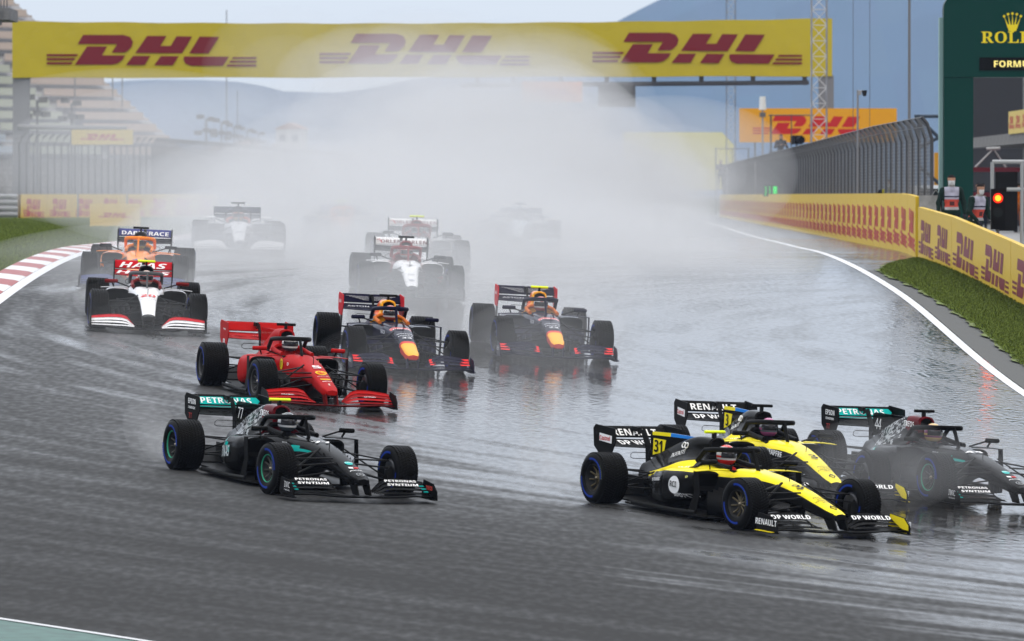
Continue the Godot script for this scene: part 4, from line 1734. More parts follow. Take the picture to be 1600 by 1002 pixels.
func racing_car(team: String, number: String, camera_colour: Color, label: String, x: float, d: float, yaw: float, far := false) -> Node3D:
	var car := thing("racing_car", label, "racing car", stance(x, d, deg_to_rad(yaw)), "racing cars in the wet start")
	var gloss := plain(0.11, 0.0, 0.04, 0.10)
	var satin := plain(0.40, 0.0, 0.0, 0.10)
	var carbon := plain(0.36, 0.0, 0.0, 0.10)
	var pr := plain(0.5)
	var paint := func(where: String) -> Callable: return func(p: Vector3) -> Color: return livery(team, where, p)
	var col := func(where: String) -> Color: return livery(team, where, Vector3(0.5, 0.4, 0.0))
	var dark := lin(0.012, 0.012, 0.013)
	# chassis with the cockpit left open
	var keys := []
	for q in TUB:
		var w: float = q[1]
		var h: float = q[2] - q[3]
		keys.append([q[0], [[0, q[2]], [w * 0.6, q[2] - 0.008], [w * 0.93, q[2] - 0.2 * h], [w, q[2] - 0.48 * h], [w * 0.95, q[2] - 0.82 * h], [w * 0.6, q[3]], [0, q[3]]]])
	var s := Shape.new()
	shell(s, keys, 36 if far else 68, 9 if far else 18, func(p: Vector3) -> Color:
		if p.z < 0.52 and p.z > -0.36 and absf(p.x) < 0.225 and p.y > 0.6:
			return Color(0, 0, 0, 0)
		return livery(team, "tub", p))
	part("chassis", s, gloss if team != "red" else satin, car)
	s = Shape.new()
	s.col = dark
	s.box(Vector3(0, 0.40, 0.08), Vector3(0.44, 0.02, 0.88))
	for k: float in [-1.0, 1.0]:
		s.box(Vector3(0.225 * k, 0.52, 0.08), Vector3(0.02, 0.26, 0.88))
	s.box(Vector3(0, 0.52, 0.53), Vector3(0.45, 0.26, 0.02))
	s.box(Vector3(0, 0.55, -0.37), Vector3(0.45, 0.32, 0.02))
	part("cockpit", s, carbon, car)
	s = Shape.new()
	s.col = col.call("headrest")
	s.tube([Vector3(-0.235, 0.672, 0.42), Vector3(-0.24, 0.685, 0.1), Vector3(-0.235, 0.71, -0.2), Vector3(-0.15, 0.745, -0.32), Vector3(0, 0.755, -0.335), Vector3(0.15, 0.745, -0.32), Vector3(0.235, 0.71, -0.2), Vector3(0.24, 0.685, 0.1), Vector3(0.235, 0.672, 0.42)], 0.03, 0.034, 8)
	part("headrest", s, satin, car)
	s = Shape.new()
	s.col = dark
	s.tube([Vector3(-0.14, 0.60, 0.40), Vector3(0, 0.63, 0.40), Vector3(0.14, 0.60, 0.40)], 0.05, 0.045, 6)
	part("steering_wheel", s, carbon, car)
	# halo
	s = Shape.new()
	s.col = col.call("halo")
	var hoop := []
	for k in 21:
		var a := PI * k / 20.0
		hoop.append(Vector3(-0.275 * signf(cos(a)) * pow(absf(cos(a)), 0.8), 0.80 + 0.115 * pow(sin(a), 0.4) - (0.10 if k == 0 or k == 20 else 0.0), -0.36 + 0.92 * pow(sin(a), 0.85)))
	s.tube(hoop, 0.03, 0.036, 8)
	s.tube([Vector3(0, 0.91, 0.55), Vector3(0, 0.84, 0.61), Vector3(0, 0.74, 0.68), Vector3(0, 0.65, 0.74)], 0.02, 0.045, 6)
	part("halo", s, satin, car)
	# engine cover, air intake, fin
	s = Shape.new()
	shell(s, COVER, 26 if far else 52, 9 if far else 20, paint.call("cover"))
	part("engine_cover", s, gloss if team != "red" else satin, car)
	s = Shape.new()
	var mouth := PackedVector2Array()
	var lip := []
	for k in 20:
		var a := TAU * k / 20.0
		mouth.append(Vector2(cos(a) * 0.102, 0.905 + sin(a) * 0.078))
		lip.append(Vector3(cos(a) * 0.108, 0.905 + sin(a) * 0.084, -0.315))
	s.col = lin(0.004, 0.004, 0.004)
	s.plate(mouth, 0.01, Transform3D(Basis.IDENTITY, Vector3(0, 0, -0.327)))
	var intake := part("air_intake", s, plain(0.9), car)
	lip.append(lip[0])
	s = Shape.new()
	s.col = livery(team, "cover", Vector3(0, 0.95, -0.4))
	s.tube(lip, 0.016, 0.016, 6)
	part("intake_lip", s, gloss, intake)
	s = Shape.new()
	var fin := [[-0.7, 0.955], [-1.2, 0.945], [-1.95, 0.93], [-2.03, 0.90], [-2.0, 0.60], [-1.75, 0.64], [-1.4, 0.78], [-1.05, 0.90]]
	if team in ["navy", "white_red", "orange", "white_maroon", "white_navy", "pale"]:
		fin = [[-1.0, 0.90], [-1.5, 0.87], [-1.95, 0.80], [-2.0, 0.55], [-1.75, 0.64], [-1.4, 0.78]]
	s.col = livery(team, "fin", Vector3(0, 0.6, -1.8))
	side_plate(s, fin, 0.0, 0.014)
	if team == "yellow":
		s.col = livery(team, "fin", Vector3(0, 0.95, -1.8))
		side_plate(s, [[-1.5, 0.962], [-1.97, 0.945], [-1.97, 0.90], [-1.5, 0.915]], 0.0, 0.022)
		side_plate(s, [[-1.62, 0.86], [-1.94, 0.86], [-1.94, 0.64], [-1.66, 0.70]], 0.0, 0.022)
		s.col = livery(team, "fin", Vector3(0, 0.95, -1.2))
		side_plate(s, [[-0.85, 0.965], [-1.5, 0.962], [-1.5, 0.915], [-1.0, 0.925]], 0.0, 0.022)
	part("shark_fin", s, gloss, car)
	# camera pod
	s = Shape.new()
	s.col = dark
	s.box(Vector3(0, 1.02, -0.42), Vector3(0.035, 0.09, 0.07))
	var pod := part("camera_mast", s, carbon, car)
	s = Shape.new()
	s.col = camera_colour
	s.tube([Vector3(-0.145, 1.072, -0.42), Vector3(-0.12, 1.072, -0.415), Vector3(0.12, 1.072, -0.415), Vector3(0.145, 1.072, -0.42)], 0.034, 0.022, 8)
	part("camera_bar", s, satin, pod)
	# side pods with their inlets
	for side: float in [-1.0, 1.0]:
		s = Shape.new()
		var rows := []
		var nr := 18 if far else 40
		for r in nr + 1:
			var z: float = lerpf(0.24, -1.75, float(r) / nr)
			var i := 0
			while i < PODS.size() - 2 and z < PODS[i + 1][0]:
				i += 1
			var k: float = smoothstep(0.0, 1.0, (z - PODS[i][0]) / (PODS[i + 1][0] - PODS[i][0])) * 0.35 + 0.65 * (z - PODS[i][0]) / (PODS[i + 1][0] - PODS[i][0])
			var ring := PackedVector3Array()
			for m in (14 if far else 30):
				var a: float = TAU * m / (14.0 if far else 30.0)
				var inner: float = lerpf(PODS[i][1], PODS[i + 1][1], k)
				var outer: float = lerpf(PODS[i][2], PODS[i + 1][2], k)
				var lo: float = lerpf(PODS[i][3], PODS[i + 1][3], k)
				var hi: float = lerpf(PODS[i][4], PODS[i + 1][4], k)
				ring.append(Vector3(side * ((inner + outer) / 2 + (outer - inner) / 2 * signf(cos(a)) * pow(absf(cos(a)), 0.625)), (lo + hi) / 2 + (hi - lo) / 2 * signf(sin(a)) * pow(absf(sin(a)), 0.625), z))
			rows.append(ring)
		s.skin(rows, true, paint.call("pod"))
		s.col = dark
		s.cap(rows[0], Vector3(0, 0, 1))
		var sp := part("sidepod", s, gloss if team != "red" else satin, car)
		s = Shape.new()
		s.col = lin(0.003, 0.003, 0.003)
		s.box(Vector3(side * 0.49, 0.50, 0.245), Vector3(0.34, 0.16, 0.012))
		part("inlet", s, plain(0.9), sp)
	# floor with raised edges, and the vanes before the side pods
	s = Shape.new()
	s.col = dark
	var fl := PackedVector2Array()
	for q in [[0.18, 1.35], [0.24, 0.95], [0.70, 0.72], [0.79, 0.55], [0.80, -1.1], [0.74, -1.36], [0.55, -1.45], [0.50, -2.25]]:
		fl.append(Vector2(q[0], q[1]))
	for i in range(fl.size() - 1, -1, -1):
		fl.append(Vector2(-fl[i].x, fl[i].y))
	s.plate(fl, 0.022, Transform3D(Basis(Vector3(1, 0, 0), Vector3(0, 0, 1), Vector3(0, -1, 0)), Vector3(0, 0.062, 0)))
	s.box(Vector3(0, 0.22, -2.2), Vector3(0.22, 0.24, 0.5))
	for k: float in [-1.0, 1.0]:
		s.tube([Vector3(0.79 * k, 0.10, 0.5), Vector3(0.8 * k, 0.085, 0.0), Vector3(0.8 * k, 0.085, -1.1)], 0.008, 0.028, 5)
	part("floor_tray", s, carbon, car)
	s = Shape.new()
	s.col = dark
	s.plate(PackedVector2Array([Vector2(-0.5, 0), Vector2(0.5, 0), Vector2(0.5, 0.42), Vector2(-0.5, 0.42)]), 0.02, Transform3D(Basis(Vector3(1, 0, 0), Vector3(0, 0.42, -0.9), Vector3(0, 0.9, 0.42)), Vector3(0, 0.08, -2.2)))
	part("diffuser", s, carbon, car)
	for side: float in [-1.0, 1.0]:
		for i in (2 if far else 4):
			s = Shape.new()
			s.col = col.call("vane")
			var rows := []
			for k in 6:
				var f := k / 5.0
				var px := (0.30 + 0.085 * i + (0.22 - 0.03 * i) * f * f) * side
				var pz := 1.30 - 0.09 * i - (0.55 - 0.05 * i) * f
				var high := 0.30 + 0.10 * f - 0.03 * i
				rows.append(PackedVector3Array([Vector3(px, 0.08, pz), Vector3(px - 0.02 * side, 0.08 + high * 0.5, pz), Vector3(px, 0.08 + high, pz), Vector3(px + 0.006 * side, 0.08 + high * 0.5, pz)]))
			s.skin(rows, true)
			part("bargeboard_vane", s, carbon, car)
		s = Shape.new()
		s.col = col.call("vane")
		side_plate(s, [[0.50, 0.07], [0.58, 0.35], [0.52, 0.63], [0.40, 0.63], [0.44, 0.35], [0.30, 0.07]], 0.775 * side, 0.012)
		part("turning_vane", s, carbon, car)
		s = Shape.new()
		s.col = col.call("vane_top")
		wing(s, [[0.32 * side, 0.55, 0.655, 0.13, 4.0], [0.6 * side, 0.54, 0.65, 0.12, 4.0], [0.79 * side, 0.52, 0.635, 0.12, 2.0]], 0.05)
		part("top_vane", s, satin, car)
		# mirror on its stalks
		s = Shape.new()
		s.col = col.call("mirror")
		s.tube([Vector3(0.52 * side, 0.755, 0.50), Vector3(0.54 * side, 0.755, 0.515), Vector3(0.69 * side, 0.75, 0.50), Vector3(0.71 * side, 0.75, 0.485)], 0.035, 0.034, 8)
		var mirror := part("mirror", s, gloss, car)
		s = Shape.new()
		s.col = dark
		s.tube([Vector3(0.6 * side, 0.73, 0.49), Vector3(0.57 * side, 0.66, 0.46)], 0.008, 0.016, 5)
		s.tube([Vector3(0.53 * side, 0.74, 0.49), Vector3(0.3 * side, 0.66, 0.44)], 0.008, 0.012, 5)
		part("stalk", s, carbon, mirror)
	# front wing
	s = Shape.new()
	s.col = col.call("wing")
	wing(s, [[-0.98, 2.80, 0.085, 0.26, 3], [-0.7, 2.90, 0.10, 0.27, 3], [-0.4, 2.97, 0.085, 0.28, 2], [-0.2, 2.99, 0.085, 0.28, 0], [0.2, 2.99, 0.085, 0.28, 0], [0.4, 2.97, 0.085, 0.28, 2], [0.7, 2.90, 0.10, 0.27, 3], [0.98, 2.80, 0.085, 0.26, 3]], 0.05, 0.06)
	var fw := part("front_wing", s, satin, car)
	for side: float in [-1.0, 1.0]:
		for i in 4:
			s = Shape.new()
			s.col = col.call("flap%d" % i)
			var st := []
			for q in [[0.235, 0.0], [0.29, 0.35], [0.36, 0.8], [0.46, 1.0], [0.62, 1.0], [0.8, 0.88], [0.965, 0.74]]:
				st.append([q[0] * side, 2.80 - 0.085 * i - (0.07 * q[0]), 0.105 + (0.012 + 0.042 * i) * q[1], 0.082, 12.0 + 9.0 * i * q[1]])
			wing(s, st, 0.08, 0.07)
			part("flap", s, satin if team != "white_red" else gloss, fw)
			if team == "navy" and i > 0:
				s = Shape.new()
				s.col = lin(0.75, 0.03, 0.03)
				for q in [[0.30, 0.40, 0.7], [0.80, 0.955, 0.85]]:
					wing(s, [[q[0] * side, 2.803 - 0.085 * i - 0.07 * q[0], 0.108 + (0.012 + 0.036 * i) * q[2], 0.05, 14.0 + 9.0 * i], [q[1] * side, 2.803 - 0.085 * i - 0.07 * q[1], 0.112 + (0.012 + 0.036 * i) * (q[2] + 0.04 * side * 0.0), 0.05, 14.0 + 9.0 * i]], 0.08, 0.12)
				part("flap_trim", s, satin, fw)
		s = Shape.new()
		s.col = livery(team, "end_plate", Vector3.ZERO)
		side_plate(s, [[2.90, 0.05], [2.88, 0.16], [2.74, 0.255], [2.40, 0.285], [2.36, 0.10], [2.42, 0.05]], 0.99 * side, 0.012)
		s.plate(PackedVector2Array([Vector2(0, 2.90), Vector2(0.055, 2.75), Vector2(0.075, 2.40), Vector2(-0.06, 2.40), Vector2(-0.05, 2.85)]), 0.01, Transform3D(Basis(Vector3(side, 0, 0), Vector3(0, 0, 1), Vector3(0, -1, 0)), Vector3(0.99 * side, 0.052, 0)))
		var ep := part("end_plate", s, satin, fw)
		if team == "yellow":
			s = Shape.new()
			s.col = livery(team, "inner_plate", Vector3.ZERO)
			side_plate(s, [[2.86, 0.10], [2.85, 0.165], [2.735, 0.245], [2.41, 0.275], [2.39, 0.12]], 0.981 * side, 0.004)
			s.box(Vector3(1.015 * side, 0.062, 2.62), Vector3(0.07, 0.006, 0.40))
			part("inner_face", s, satin, ep)
		s = Shape.new()
		s.col = col.call("wing")
		side_plate(s, [[2.76, 0.24], [2.50, 0.25], [2.66, 0.09], [2.86, 0.09]], 0.085 * side, 0.02)
		part("pylon", s, satin, fw)
	# rear wing
	s = Shape.new()
	s.col = livery(team, "rear_main", Vector3.ZERO)
	wing(s, [[-0.505, -2.10, 0.735, 0.34, 13], [-0.3, -2.10, 0.725, 0.34, 14], [0, -2.10, 0.715, 0.34, 15], [0.3, -2.10, 0.725, 0.34, 14], [0.505, -2.10, 0.735, 0.34, 13]], 0.08, 0.05)
	var rw := part("rear_wing", s, satin, car)
	s = Shape.new()
	s.col = livery(team, "rear_flap", Vector3.ZERO)
	wing(s, [[-0.505, -2.415, 0.825, 0.205, 44], [0, -2.415, 0.825, 0.205, 44], [0.505, -2.415, 0.825, 0.205, 44]], 0.05, 0.05)
	part("rear_flap", s, satin, rw)
	for side: float in [-1.0, 1.0]:
		s = Shape.new()
		s.col = livery(team, "plate_out", Vector3.ZERO)
		side_plate(s, [[-2.06, 0.80], [-2.10, 0.965], [-2.60, 0.985], [-2.66, 0.93], [-2.62, 0.70], [-2.5, 0.62], [-2.16, 0.62]], 0.512 * side, 0.014)
		var ep := part("end_plate", s, satin, rw)
		s = Shape.new()
		s.col = dark
		side_plate(s, [[-2.18, 0.63], [-2.40, 0.63], [-2.42, 0.42], [-2.36, 0.20], [-2.26, 0.20], [-2.22, 0.45]], 0.505 * side, 0.012, 0.0)
		part("strake", s, carbon, ep)
	s = Shape.new()
	s.col = dark
	side_plate(s, [[-1.98, 0.40], [-2.10, 0.40], [-2.14, 0.72], [-2.26, 0.90], [-2.36, 0.87], [-2.34, 0.93], [-2.20, 0.96], [-2.06, 0.80]], 0.0, 0.022)
	s.box(Vector3(0, 0.94, -2.42), Vector3(0.05, 0.06, 0.16))
	part("pylon", s, carbon, rw)
	s = Shape.new()
	s.col = dark
	s.tube([Vector3(0, 0.66, -1.98), Vector3(-0.28, 0.665, -2.0), Vector3(-0.31, 0.64, -2.0), Vector3(-0.31, 0.60, -2.0), Vector3(-0.28, 0.585, -2.0), Vector3(0, 0.58, -1.98), Vector3(0.28, 0.585, -2.0), Vector3(0.31, 0.60, -2.0), Vector3(0.31, 0.64, -2.0), Vector3(0.28, 0.665, -2.0), Vector3(0, 0.66, -1.98)], 0.006, 0.006, 4)
	part("t_wing", s, carbon, car)
	# wheels
	var ring := {"teal": lin(0.04, 0.34, 0.20), "white_navy": lin(0.3, 0.3, 0.3), "red": lin(0.10, 0.10, 0.10)}.get(team, lin(0.03, 0.03, 0.03)) as Color
	for w in [[-0.845, 1.83, 0.155], [0.845, 1.83, 0.155], [-0.797, -1.83, 0.203], [0.797, -1.83, 0.203]]:
		var ms := wheel_shapes(w[2], ring, lin(0.06, 0.055, 0.05) if team != "yellow" else lin(0.10, 0.08, 0.045), far)
		var steer := 0.09 if w[1] > 0 else 0.0
		var hub := Transform3D(Basis(Vector3.UP, steer + (0.0 if w[0] < 0 else PI)), Vector3(w[0], 0.337, w[1]))
		var wheel := Node3D.new()
		wheel.name = "wheel"
		wheel.transform = hub
		car.add_child(wheel, true)
		put("tyre", ms[0], rubber(), wheel)
		put("tread", ms[5], plain(0.45), wheel).set_meta("kind", "stuff")
		put("rim", ms[1], plain(0.45, 0.3), wheel)
		put("spokes", ms[2], plain(0.35, 0.7), wheel)
		put("rim_ring", ms[3], plain(0.4), wheel)
		put("wheel_nut", ms[4], plain(0.35, 0.8), wheel)
	# suspension
	for side: float in [-1.0, 1.0]:
		for q in [
			[0.17, 0.55, 1.50, 0.70, 0.47, 1.82], [0.15, 0.50, 2.04, 0.70, 0.47, 1.84], [0.17, 0.36, 1.44, 0.70, 0.21, 1.82], [0.14, 0.33, 2.06, 0.70, 0.21, 1.84],
			[0.17, 0.59, 1.60, 0.68, 0.25, 1.83], [0.15, 0.44, 2.08, 0.70, 0.38, 1.97],
			[0.14, 0.42, -1.35, 0.60, 0.46, -1.82], [0.10, 0.42, -2.08, 0.60, 0.46, -1.84], [0.16, 0.24, -1.30, 0.60, 0.22, -1.82], [0.12, 0.24, -2.08, 0.60, 0.22, -1.84],
			[0.10, 0.32, -1.83, 0.60, 0.337, -1.83], [0.16, 0.46, -1.55, 0.58, 0.25, -1.83]]:
			s = Shape.new()
			s.col = lin(0.014, 0.014, 0.015)
			s.tube([Vector3(q[0] * side, q[1], q[2]), Vector3(q[3] * side, q[4], q[5])], 0.022, 0.011, 6)
			part("suspension_arm", s, carbon, car)
		s = Shape.new()
		s.col = lin(0.014, 0.014, 0.015)
		s.tube([Vector3(0.66 * side, 0.30, 1.95), Vector3(0.67 * side, 0.30, 2.02)], 0.05, 0.11, 6, 1.15)
		part("brake_duct", s, carbon, car)
	s = Shape.new()
	s.col = dark
	s.tube([Vector3(0, 0.585, 1.5), Vector3(0, 0.70, 1.5)], 0.006, 0.006, 5)
	part("sensor_mast", s, carbon, car)
	car_lettering(car, team, number, pr, far)
	return car


func car_lettering(car: Node3D, team: String, number: String, pr: Material, far: bool) -> void:
	var white := lin(0.80, 0.80, 0.80)
	var black := lin(0.01, 0.01, 0.01)
	var flap := panel_spot(Vector3(0, 0.893, -2.458), Vector3.RIGHT, Vector3(0, sin(0.77), -cos(0.77)))
	var plane := panel_spot(Vector3(0, 0.776, -2.235), Vector3.RIGHT, Vector3(0, sin(0.27), -cos(0.27)))
	var to_front := Vector3(0, 0.6, 0.8)
	var tub_side := func(z: float, _y: float) -> float: return tub_at(z)[0]
	var pod_side := func(z: float, y: float) -> float: return pod_x(z, y)
	var cover_side := func(z: float, y: float) -> float: return cover_x(z, y) + 0.008
	var fin_side := func(_z: float, _y: float) -> float: return 0.004
	var plate_side := func(_z: float, _y: float) -> float: return 0.512
	var wing_side := func(_z: float, _y: float) -> float: return 0.99
	var s := Shape.new()
	var ns := Shape.new()
	# words on the front wing's flaps, seen from ahead
	var on_flap := func(cx: float) -> Callable: return panel_spot(Vector3(cx, 0.238, 2.56), Vector3.RIGHT, Vector3(0, 0.42, -0.9))
	match team:
		"yellow":
			letters(s, "RENAULT", 0.115, flap, to_front, white, 1.0)
			letters(s, "DP WORLD", 0.16, plane, to_front, white, 0.66)
			both(s, "INFINITI", 0.055, -1.05, 0.735, cover_side, white, 1.2, 0.0, "sans", 0.25)
			for side: float in [-1.0, 1.0]:
				var spot := func(a: float, b: float) -> Vector3:
					var z: float = -0.95 - side * a
					return Vector3(side * (cover_x(z, 0.85 + b) + 0.012), 0.85 + b, z)
				for k in [-1.0, 1.0]:
					var loop := []
					for m in 15:
						var a := TAU * m / 14.0
						loop.append(spot.call(0.045 * k + cos(a) * 0.045, sin(a) * 0.035))
					s.col = white
					s.tube(loop, 0.009, 0.009, 4)
				disc(s, func(a: float, b: float) -> Vector3: return Vector3(side * (pod_x(-0.15 - side * a, 0.40 + b) + 0.008), 0.40 + b, -0.15 - side * a), 0.15, 0.115, Vector3(side, 0, 0), lin(0.72, 0.72, 0.72), 28)
				disc(s, func(a: float, b: float) -> Vector3: return Vector3(side * (pod_x(0.12 - side * a, 0.27 + b) + 0.006), 0.27 + b, 0.12 - side * a), 0.01, 0.01, Vector3(side, 0, 0), white)
				s.col = lin(0.75, 0.75, 0.75)
				side_plate(s, [[-2.16, 0.76], [-2.16, 0.86], [-2.48, 0.88], [-2.48, 0.78]], 0.521 * side, 0.003)
			both(s, "RCI", 0.075, -0.16, 0.41, func(z: float, y: float) -> float: return pod_x(z, y) + 0.004, black, 1.1)
			both(s, "DUPONT", 0.05, 0.0, 0.28, pod_side, white, 1.0)
			both(s, "E-TECH HYBRID", 0.042, -0.78, 0.42, pod_side, white, 1.0, 0.0, "sans bold", 0.10)
			both(s, "BP", 0.03, 0.14, 0.53, pod_side, lin(0.8, 0.8, 0.2), 1.0)
			both(s, "EDGE", 0.055, -0.62, 0.575, cover_side, white, 1.5, 0.2, "sans bold", 0.12)
			both(s, "MAPFRE", 0.075, 0.95, 0.53, tub_side, white, 1.15, 0.0, "sans bold", -0.05)
			both(s, "Castrol", 0.062, -2.33, 0.822, func(_z: float, _y: float) -> float: return 0.5145, lin(0.5, 0.02, 0.02), 1.0)
			both(s, number, 0.16, -1.80, 0.765, fin_side, black, 1.0)
			both(s, "RENAULT", 0.075, 2.62, 0.175, wing_side, white, 1.15)
			on_nose(ns, number, 0.20, 1.80, black, 0.85)
			for k in 5:
				on_nose(ns, ["equinix", "MICROSOFT", "HISENSE", "EURODATACAR", "GENII"][k], 0.03, 2.18 + 0.058 * k, black, 0.8)
			for k: float in [-1.0, 1.0]:
				letters(s, "DP WORLD", 0.10, on_flap.call(0.60 * k), to_front, white, 0.85, 0.15)
			# the maker's diamond near the nose tip
			s.col = black
			var dm := []
			for q in [[0.0, 0.075], [0.04, 0.0], [0.0, -0.075], [-0.04, 0.0], [0.0, 0.075]]:
				dm.append(Vector3(q[0], tub_at(2.60 - q[1])[1] + 0.008, 2.60 - q[1]))
			s.tube(dm, 0.011, 0.004, 4)
		"teal":
			var teal := lin(0.0, 0.36, 0.33)
			s.col = teal
			var band := PackedVector2Array([Vector2(-0.47, -0.068), Vector2(0.43, -0.068), Vector2(0.49, 0.0), Vector2(0.45, 0.068), Vector2(-0.47, 0.068)])
			s.plate(band, 0.0, Transform3D(Basis(Vector3.RIGHT, Vector3(0, sin(0.77), -cos(0.77)), Vector3(0, cos(0.77), sin(0.77))), Vector3(0, 0.893, -2.458)))
			letters(s, "PETRONAS", 0.10, panel_spot(Vector3(0, 0.897, -2.454), Vector3.RIGHT, Vector3(0, sin(0.77), -cos(0.77))), to_front, white, 1.08)
			s.col = teal
			s.box(Vector3(0, 0.815, -2.40), Vector3(0.98, 0.012, 0.03))
			both(s, "EPSON", 0.07, -2.34, 0.885, plate_side, white, 1.0)
			both(s, "CROWDSTRIKE", 0.032, -2.34, 0.80, plate_side, white, 0.9)
			both(s, "TT", 0.07, -2.38, 0.69, plate_side, lin(0.45, 0.05, 0.04), 1.2, 0.0, "sans")
			both(s, number, 0.15, -1.82, 0.78, fin_side, white, 0.9, 0.1, "sans")
			both(s, "INEOS", 0.075, -0.58, 0.88, cover_side, white, 1.1)
			both(s, "AMG", 0.04, 0.62, 0.575, tub_side, white, 1.2)
			both(s, "PETRONAS", 0.15, -0.62, 0.36, pod_side, lin(0.45, 0.5, 0.5), 0.7, 0.1, "sans bold", 0.1)
			both(s, "IWC", 0.075, 2.66, 0.20, wing_side, white, 1.0, 0.0, "serif")
			both(s, "SCHAFFHAUSEN", 0.018, 2.66, 0.13, wing_side, white, 1.0, 0.0, "serif")
			for side: float in [-1.0, 1.0]:
				letters(s, "PETRONAS", 0.048, panel_spot(Vector3(0.62 * side, 0.262, 2.50), Vector3.RIGHT, Vector3(0, 0.5, -0.86)), to_front, white, 1.35)
				letters(s, "SYNTIUM", 0.058, panel_spot(Vector3(0.62 * side, 0.222, 2.60), Vector3.RIGHT, Vector3(0, 0.42, -0.9)), to_front, white, 1.25, 0.15)
				s.col = teal
				for k in 3:
					s.box(Vector3(0.90 * side, 0.145 + 0.03 * k, 2.72 - 0.085 * k), Vector3(0.05, 0.012, 0.05))
				letters(s, "INEOS", 0.055, func(a: float, b: float) -> Vector3: return Vector3(side * 0.981, 0.19 + b, 2.62 + side * a), Vector3(-side, 0, 0), lin(0.6, 0.08, 0.06), 1.0)
			on_nose(ns, number, 0.11, 1.22, white, 1.7)
			disc(s, func(a: float, b: float) -> Vector3: return Vector3(a, tub_at(2.22 - b)[1] + 0.007, 2.22 - b), 0.055, 0.06, Vector3.UP, lin(0.05, 0.45, 0.42))
			on_nose(ns, "PETRONAS", 0.018, 2.22, white, 0.9)
			s.col = white
			s.box(Vector3(-0.035, tub_at(2.40)[1] + 0.006, 2.40), Vector3(0.06, 0.004, 0.05), Basis(Vector3.RIGHT, 0.24))
			s.col = lin(0.5, 0.03, 0.03)
			s.box(Vector3(0.035, tub_at(2.40)[1] + 0.006, 2.40), Vector3(0.06, 0.004, 0.05), Basis(Vector3.RIGHT, 0.24))
			on_nose(ns, "monster", 0.028, 2.52, white, 1.1)
			var circle := []
			for k in 17:
				circle.append(Vector3(cos(TAU * k / 16) * 0.05, tub_at(2.66 + sin(TAU * k / 16) * 0.05)[1] + 0.006, 2.66 + sin(TAU * k / 16) * 0.05))
			s.col = lin(0.5, 0.52, 0.54)
			s.tube(circle, 0.004, 0.003, 4)
			for k in 3:
				s.tube([Vector3(0, tub_at(2.66)[1] + 0.006, 2.66), Vector3(sin(TAU * k / 3) * 0.05, tub_at(2.66 - cos(TAU * k / 3) * 0.05)[1] + 0.006, 2.66 - cos(TAU * k / 3) * 0.05)], 0.005, 0.003, 4, 0.3)
		"red":
			letters(s, "Ferrari", 0.04, plane, to_front, lin(0.55, 0.2, 0.2), 1.0, 0.0, "serif")
			on_nose(ns, number, 0.17, 1.72, white, 1.25)
			var shell_at := func(a: float, b: float) -> Vector3: return Vector3(a, tub_at(2.02 - b)[1] + 0.008, 2.02 - b)
			disc(s, shell_at, 0.088, 0.10, Vector3.UP, lin(0.80, 0.45, 0.02))
			s.col = lin(0.6, 0.03, 0.02)
			for k in 7:
				var a := PI * (k + 0.5) / 7.0
				s.tube([shell_at.call(0.0, -0.07) + Vector3.UP * 0.004, shell_at.call(cos(a) * 0.07, sin(a) * 0.12 - 0.045) + Vector3.UP * 0.004], 0.004, 0.003, 4)
			on_nose(ns, "KASPERSKY", 0.026, 2.20, lin(0.6, 0.5, 0.5), 1.0)
			s.col = lin(0.78, 0.55, 0.03)
			s.box(Vector3(0, tub_at(2.32)[1] + 0.006, 2.32), Vector3(0.15, 0.003, 0.045), Basis(Vector3.RIGHT, 0.24))
			on_nose(ns, "PIRELLI", 0.026, 2.316, lin(0.5, 0.02, 0.02), 1.0)
			on_nose(ns, "MAHLE", 0.03, 2.44, white, 1.1)
			on_nose(ns, "f", 0.08, 2.60, lin(0.75, 0.7, 0.6), 1.0, "serif")
			both(s, "CP", 0.05, 0.92, 0.55, tub_side, white, 1.0)
			for side: float in [-1.0, 1.0]:
				var shield := func(a: float, b: float) -> Vector3: return Vector3(side * (tub_at(0.62 - side * a)[0] + 0.008), 0.53 + b, 0.62 - side * a)
				disc(s, shield, 0.06, 0.085, Vector3(side, 0, 0), lin(0.75, 0.52, 0.02))
				letters(s, "F", 0.09, func(a: float, b: float) -> Vector3: return Vector3(side * (tub_at(0.62)[0] + 0.016), 0.53 + b, 0.62 - side * a), Vector3(side, 0, 0), black, 0.8, 0.0, "serif bold")
				letters(s, "PHILIP MORRIS", 0.022, panel_spot(Vector3(0.62 * side, 0.205, 2.585), Vector3.RIGHT, Vector3(0, 0.42, -0.9)), to_front, white, 1.0)
				s.col = lin(0.78, 0.78, 0.78)
				for k in 2:
					s.box(Vector3(0.521 * side, 0.66, -2.30 - 0.08 * k), Vector3(0.003, 0.09, 0.035))
			both(s, "Weichai", 0.03, -2.3, 0.86, plate_side, white, 1.0)
		"navy":
			var grey := lin(0.55, 0.56, 0.58)
			# a pair of winged shapes on the flap, words on the main plane
			for side: float in [-1.0, 1.0]:
				for k in 6:
					var y := 0.05 - 0.017 * k
					s.col = grey
					var a0: Vector3 = flap.call(side * 0.03, y)
					var a1: Vector3 = flap.call(side * (0.42 - 0.055 * k), y + 0.012)
					s.tube([a0, (a0 + a1) / 2 - Vector3(0, 0.004, 0), a1], 0.005, 0.003, 4)
			letters(s, "ASTON MARTIN", 0.075, plane, to_front, grey, 1.15, 0.0, "sans")
			both(s, "Mobil 1", 0.08, 2.62, 0.18, wing_side, grey, 1.0)
			both(s, "Mobil 1", 0.06, -2.34, 0.85, plate_side, white, 1.0)
			on_nose(ns, "ASTON MARTIN", 0.045, 1.72, grey, 0.6)
			on_nose(ns, number, 0.09, 1.96, grey, 1.3)
			on_nose(ns, "HONDA", 0.04, 1.84, grey, 1.3)
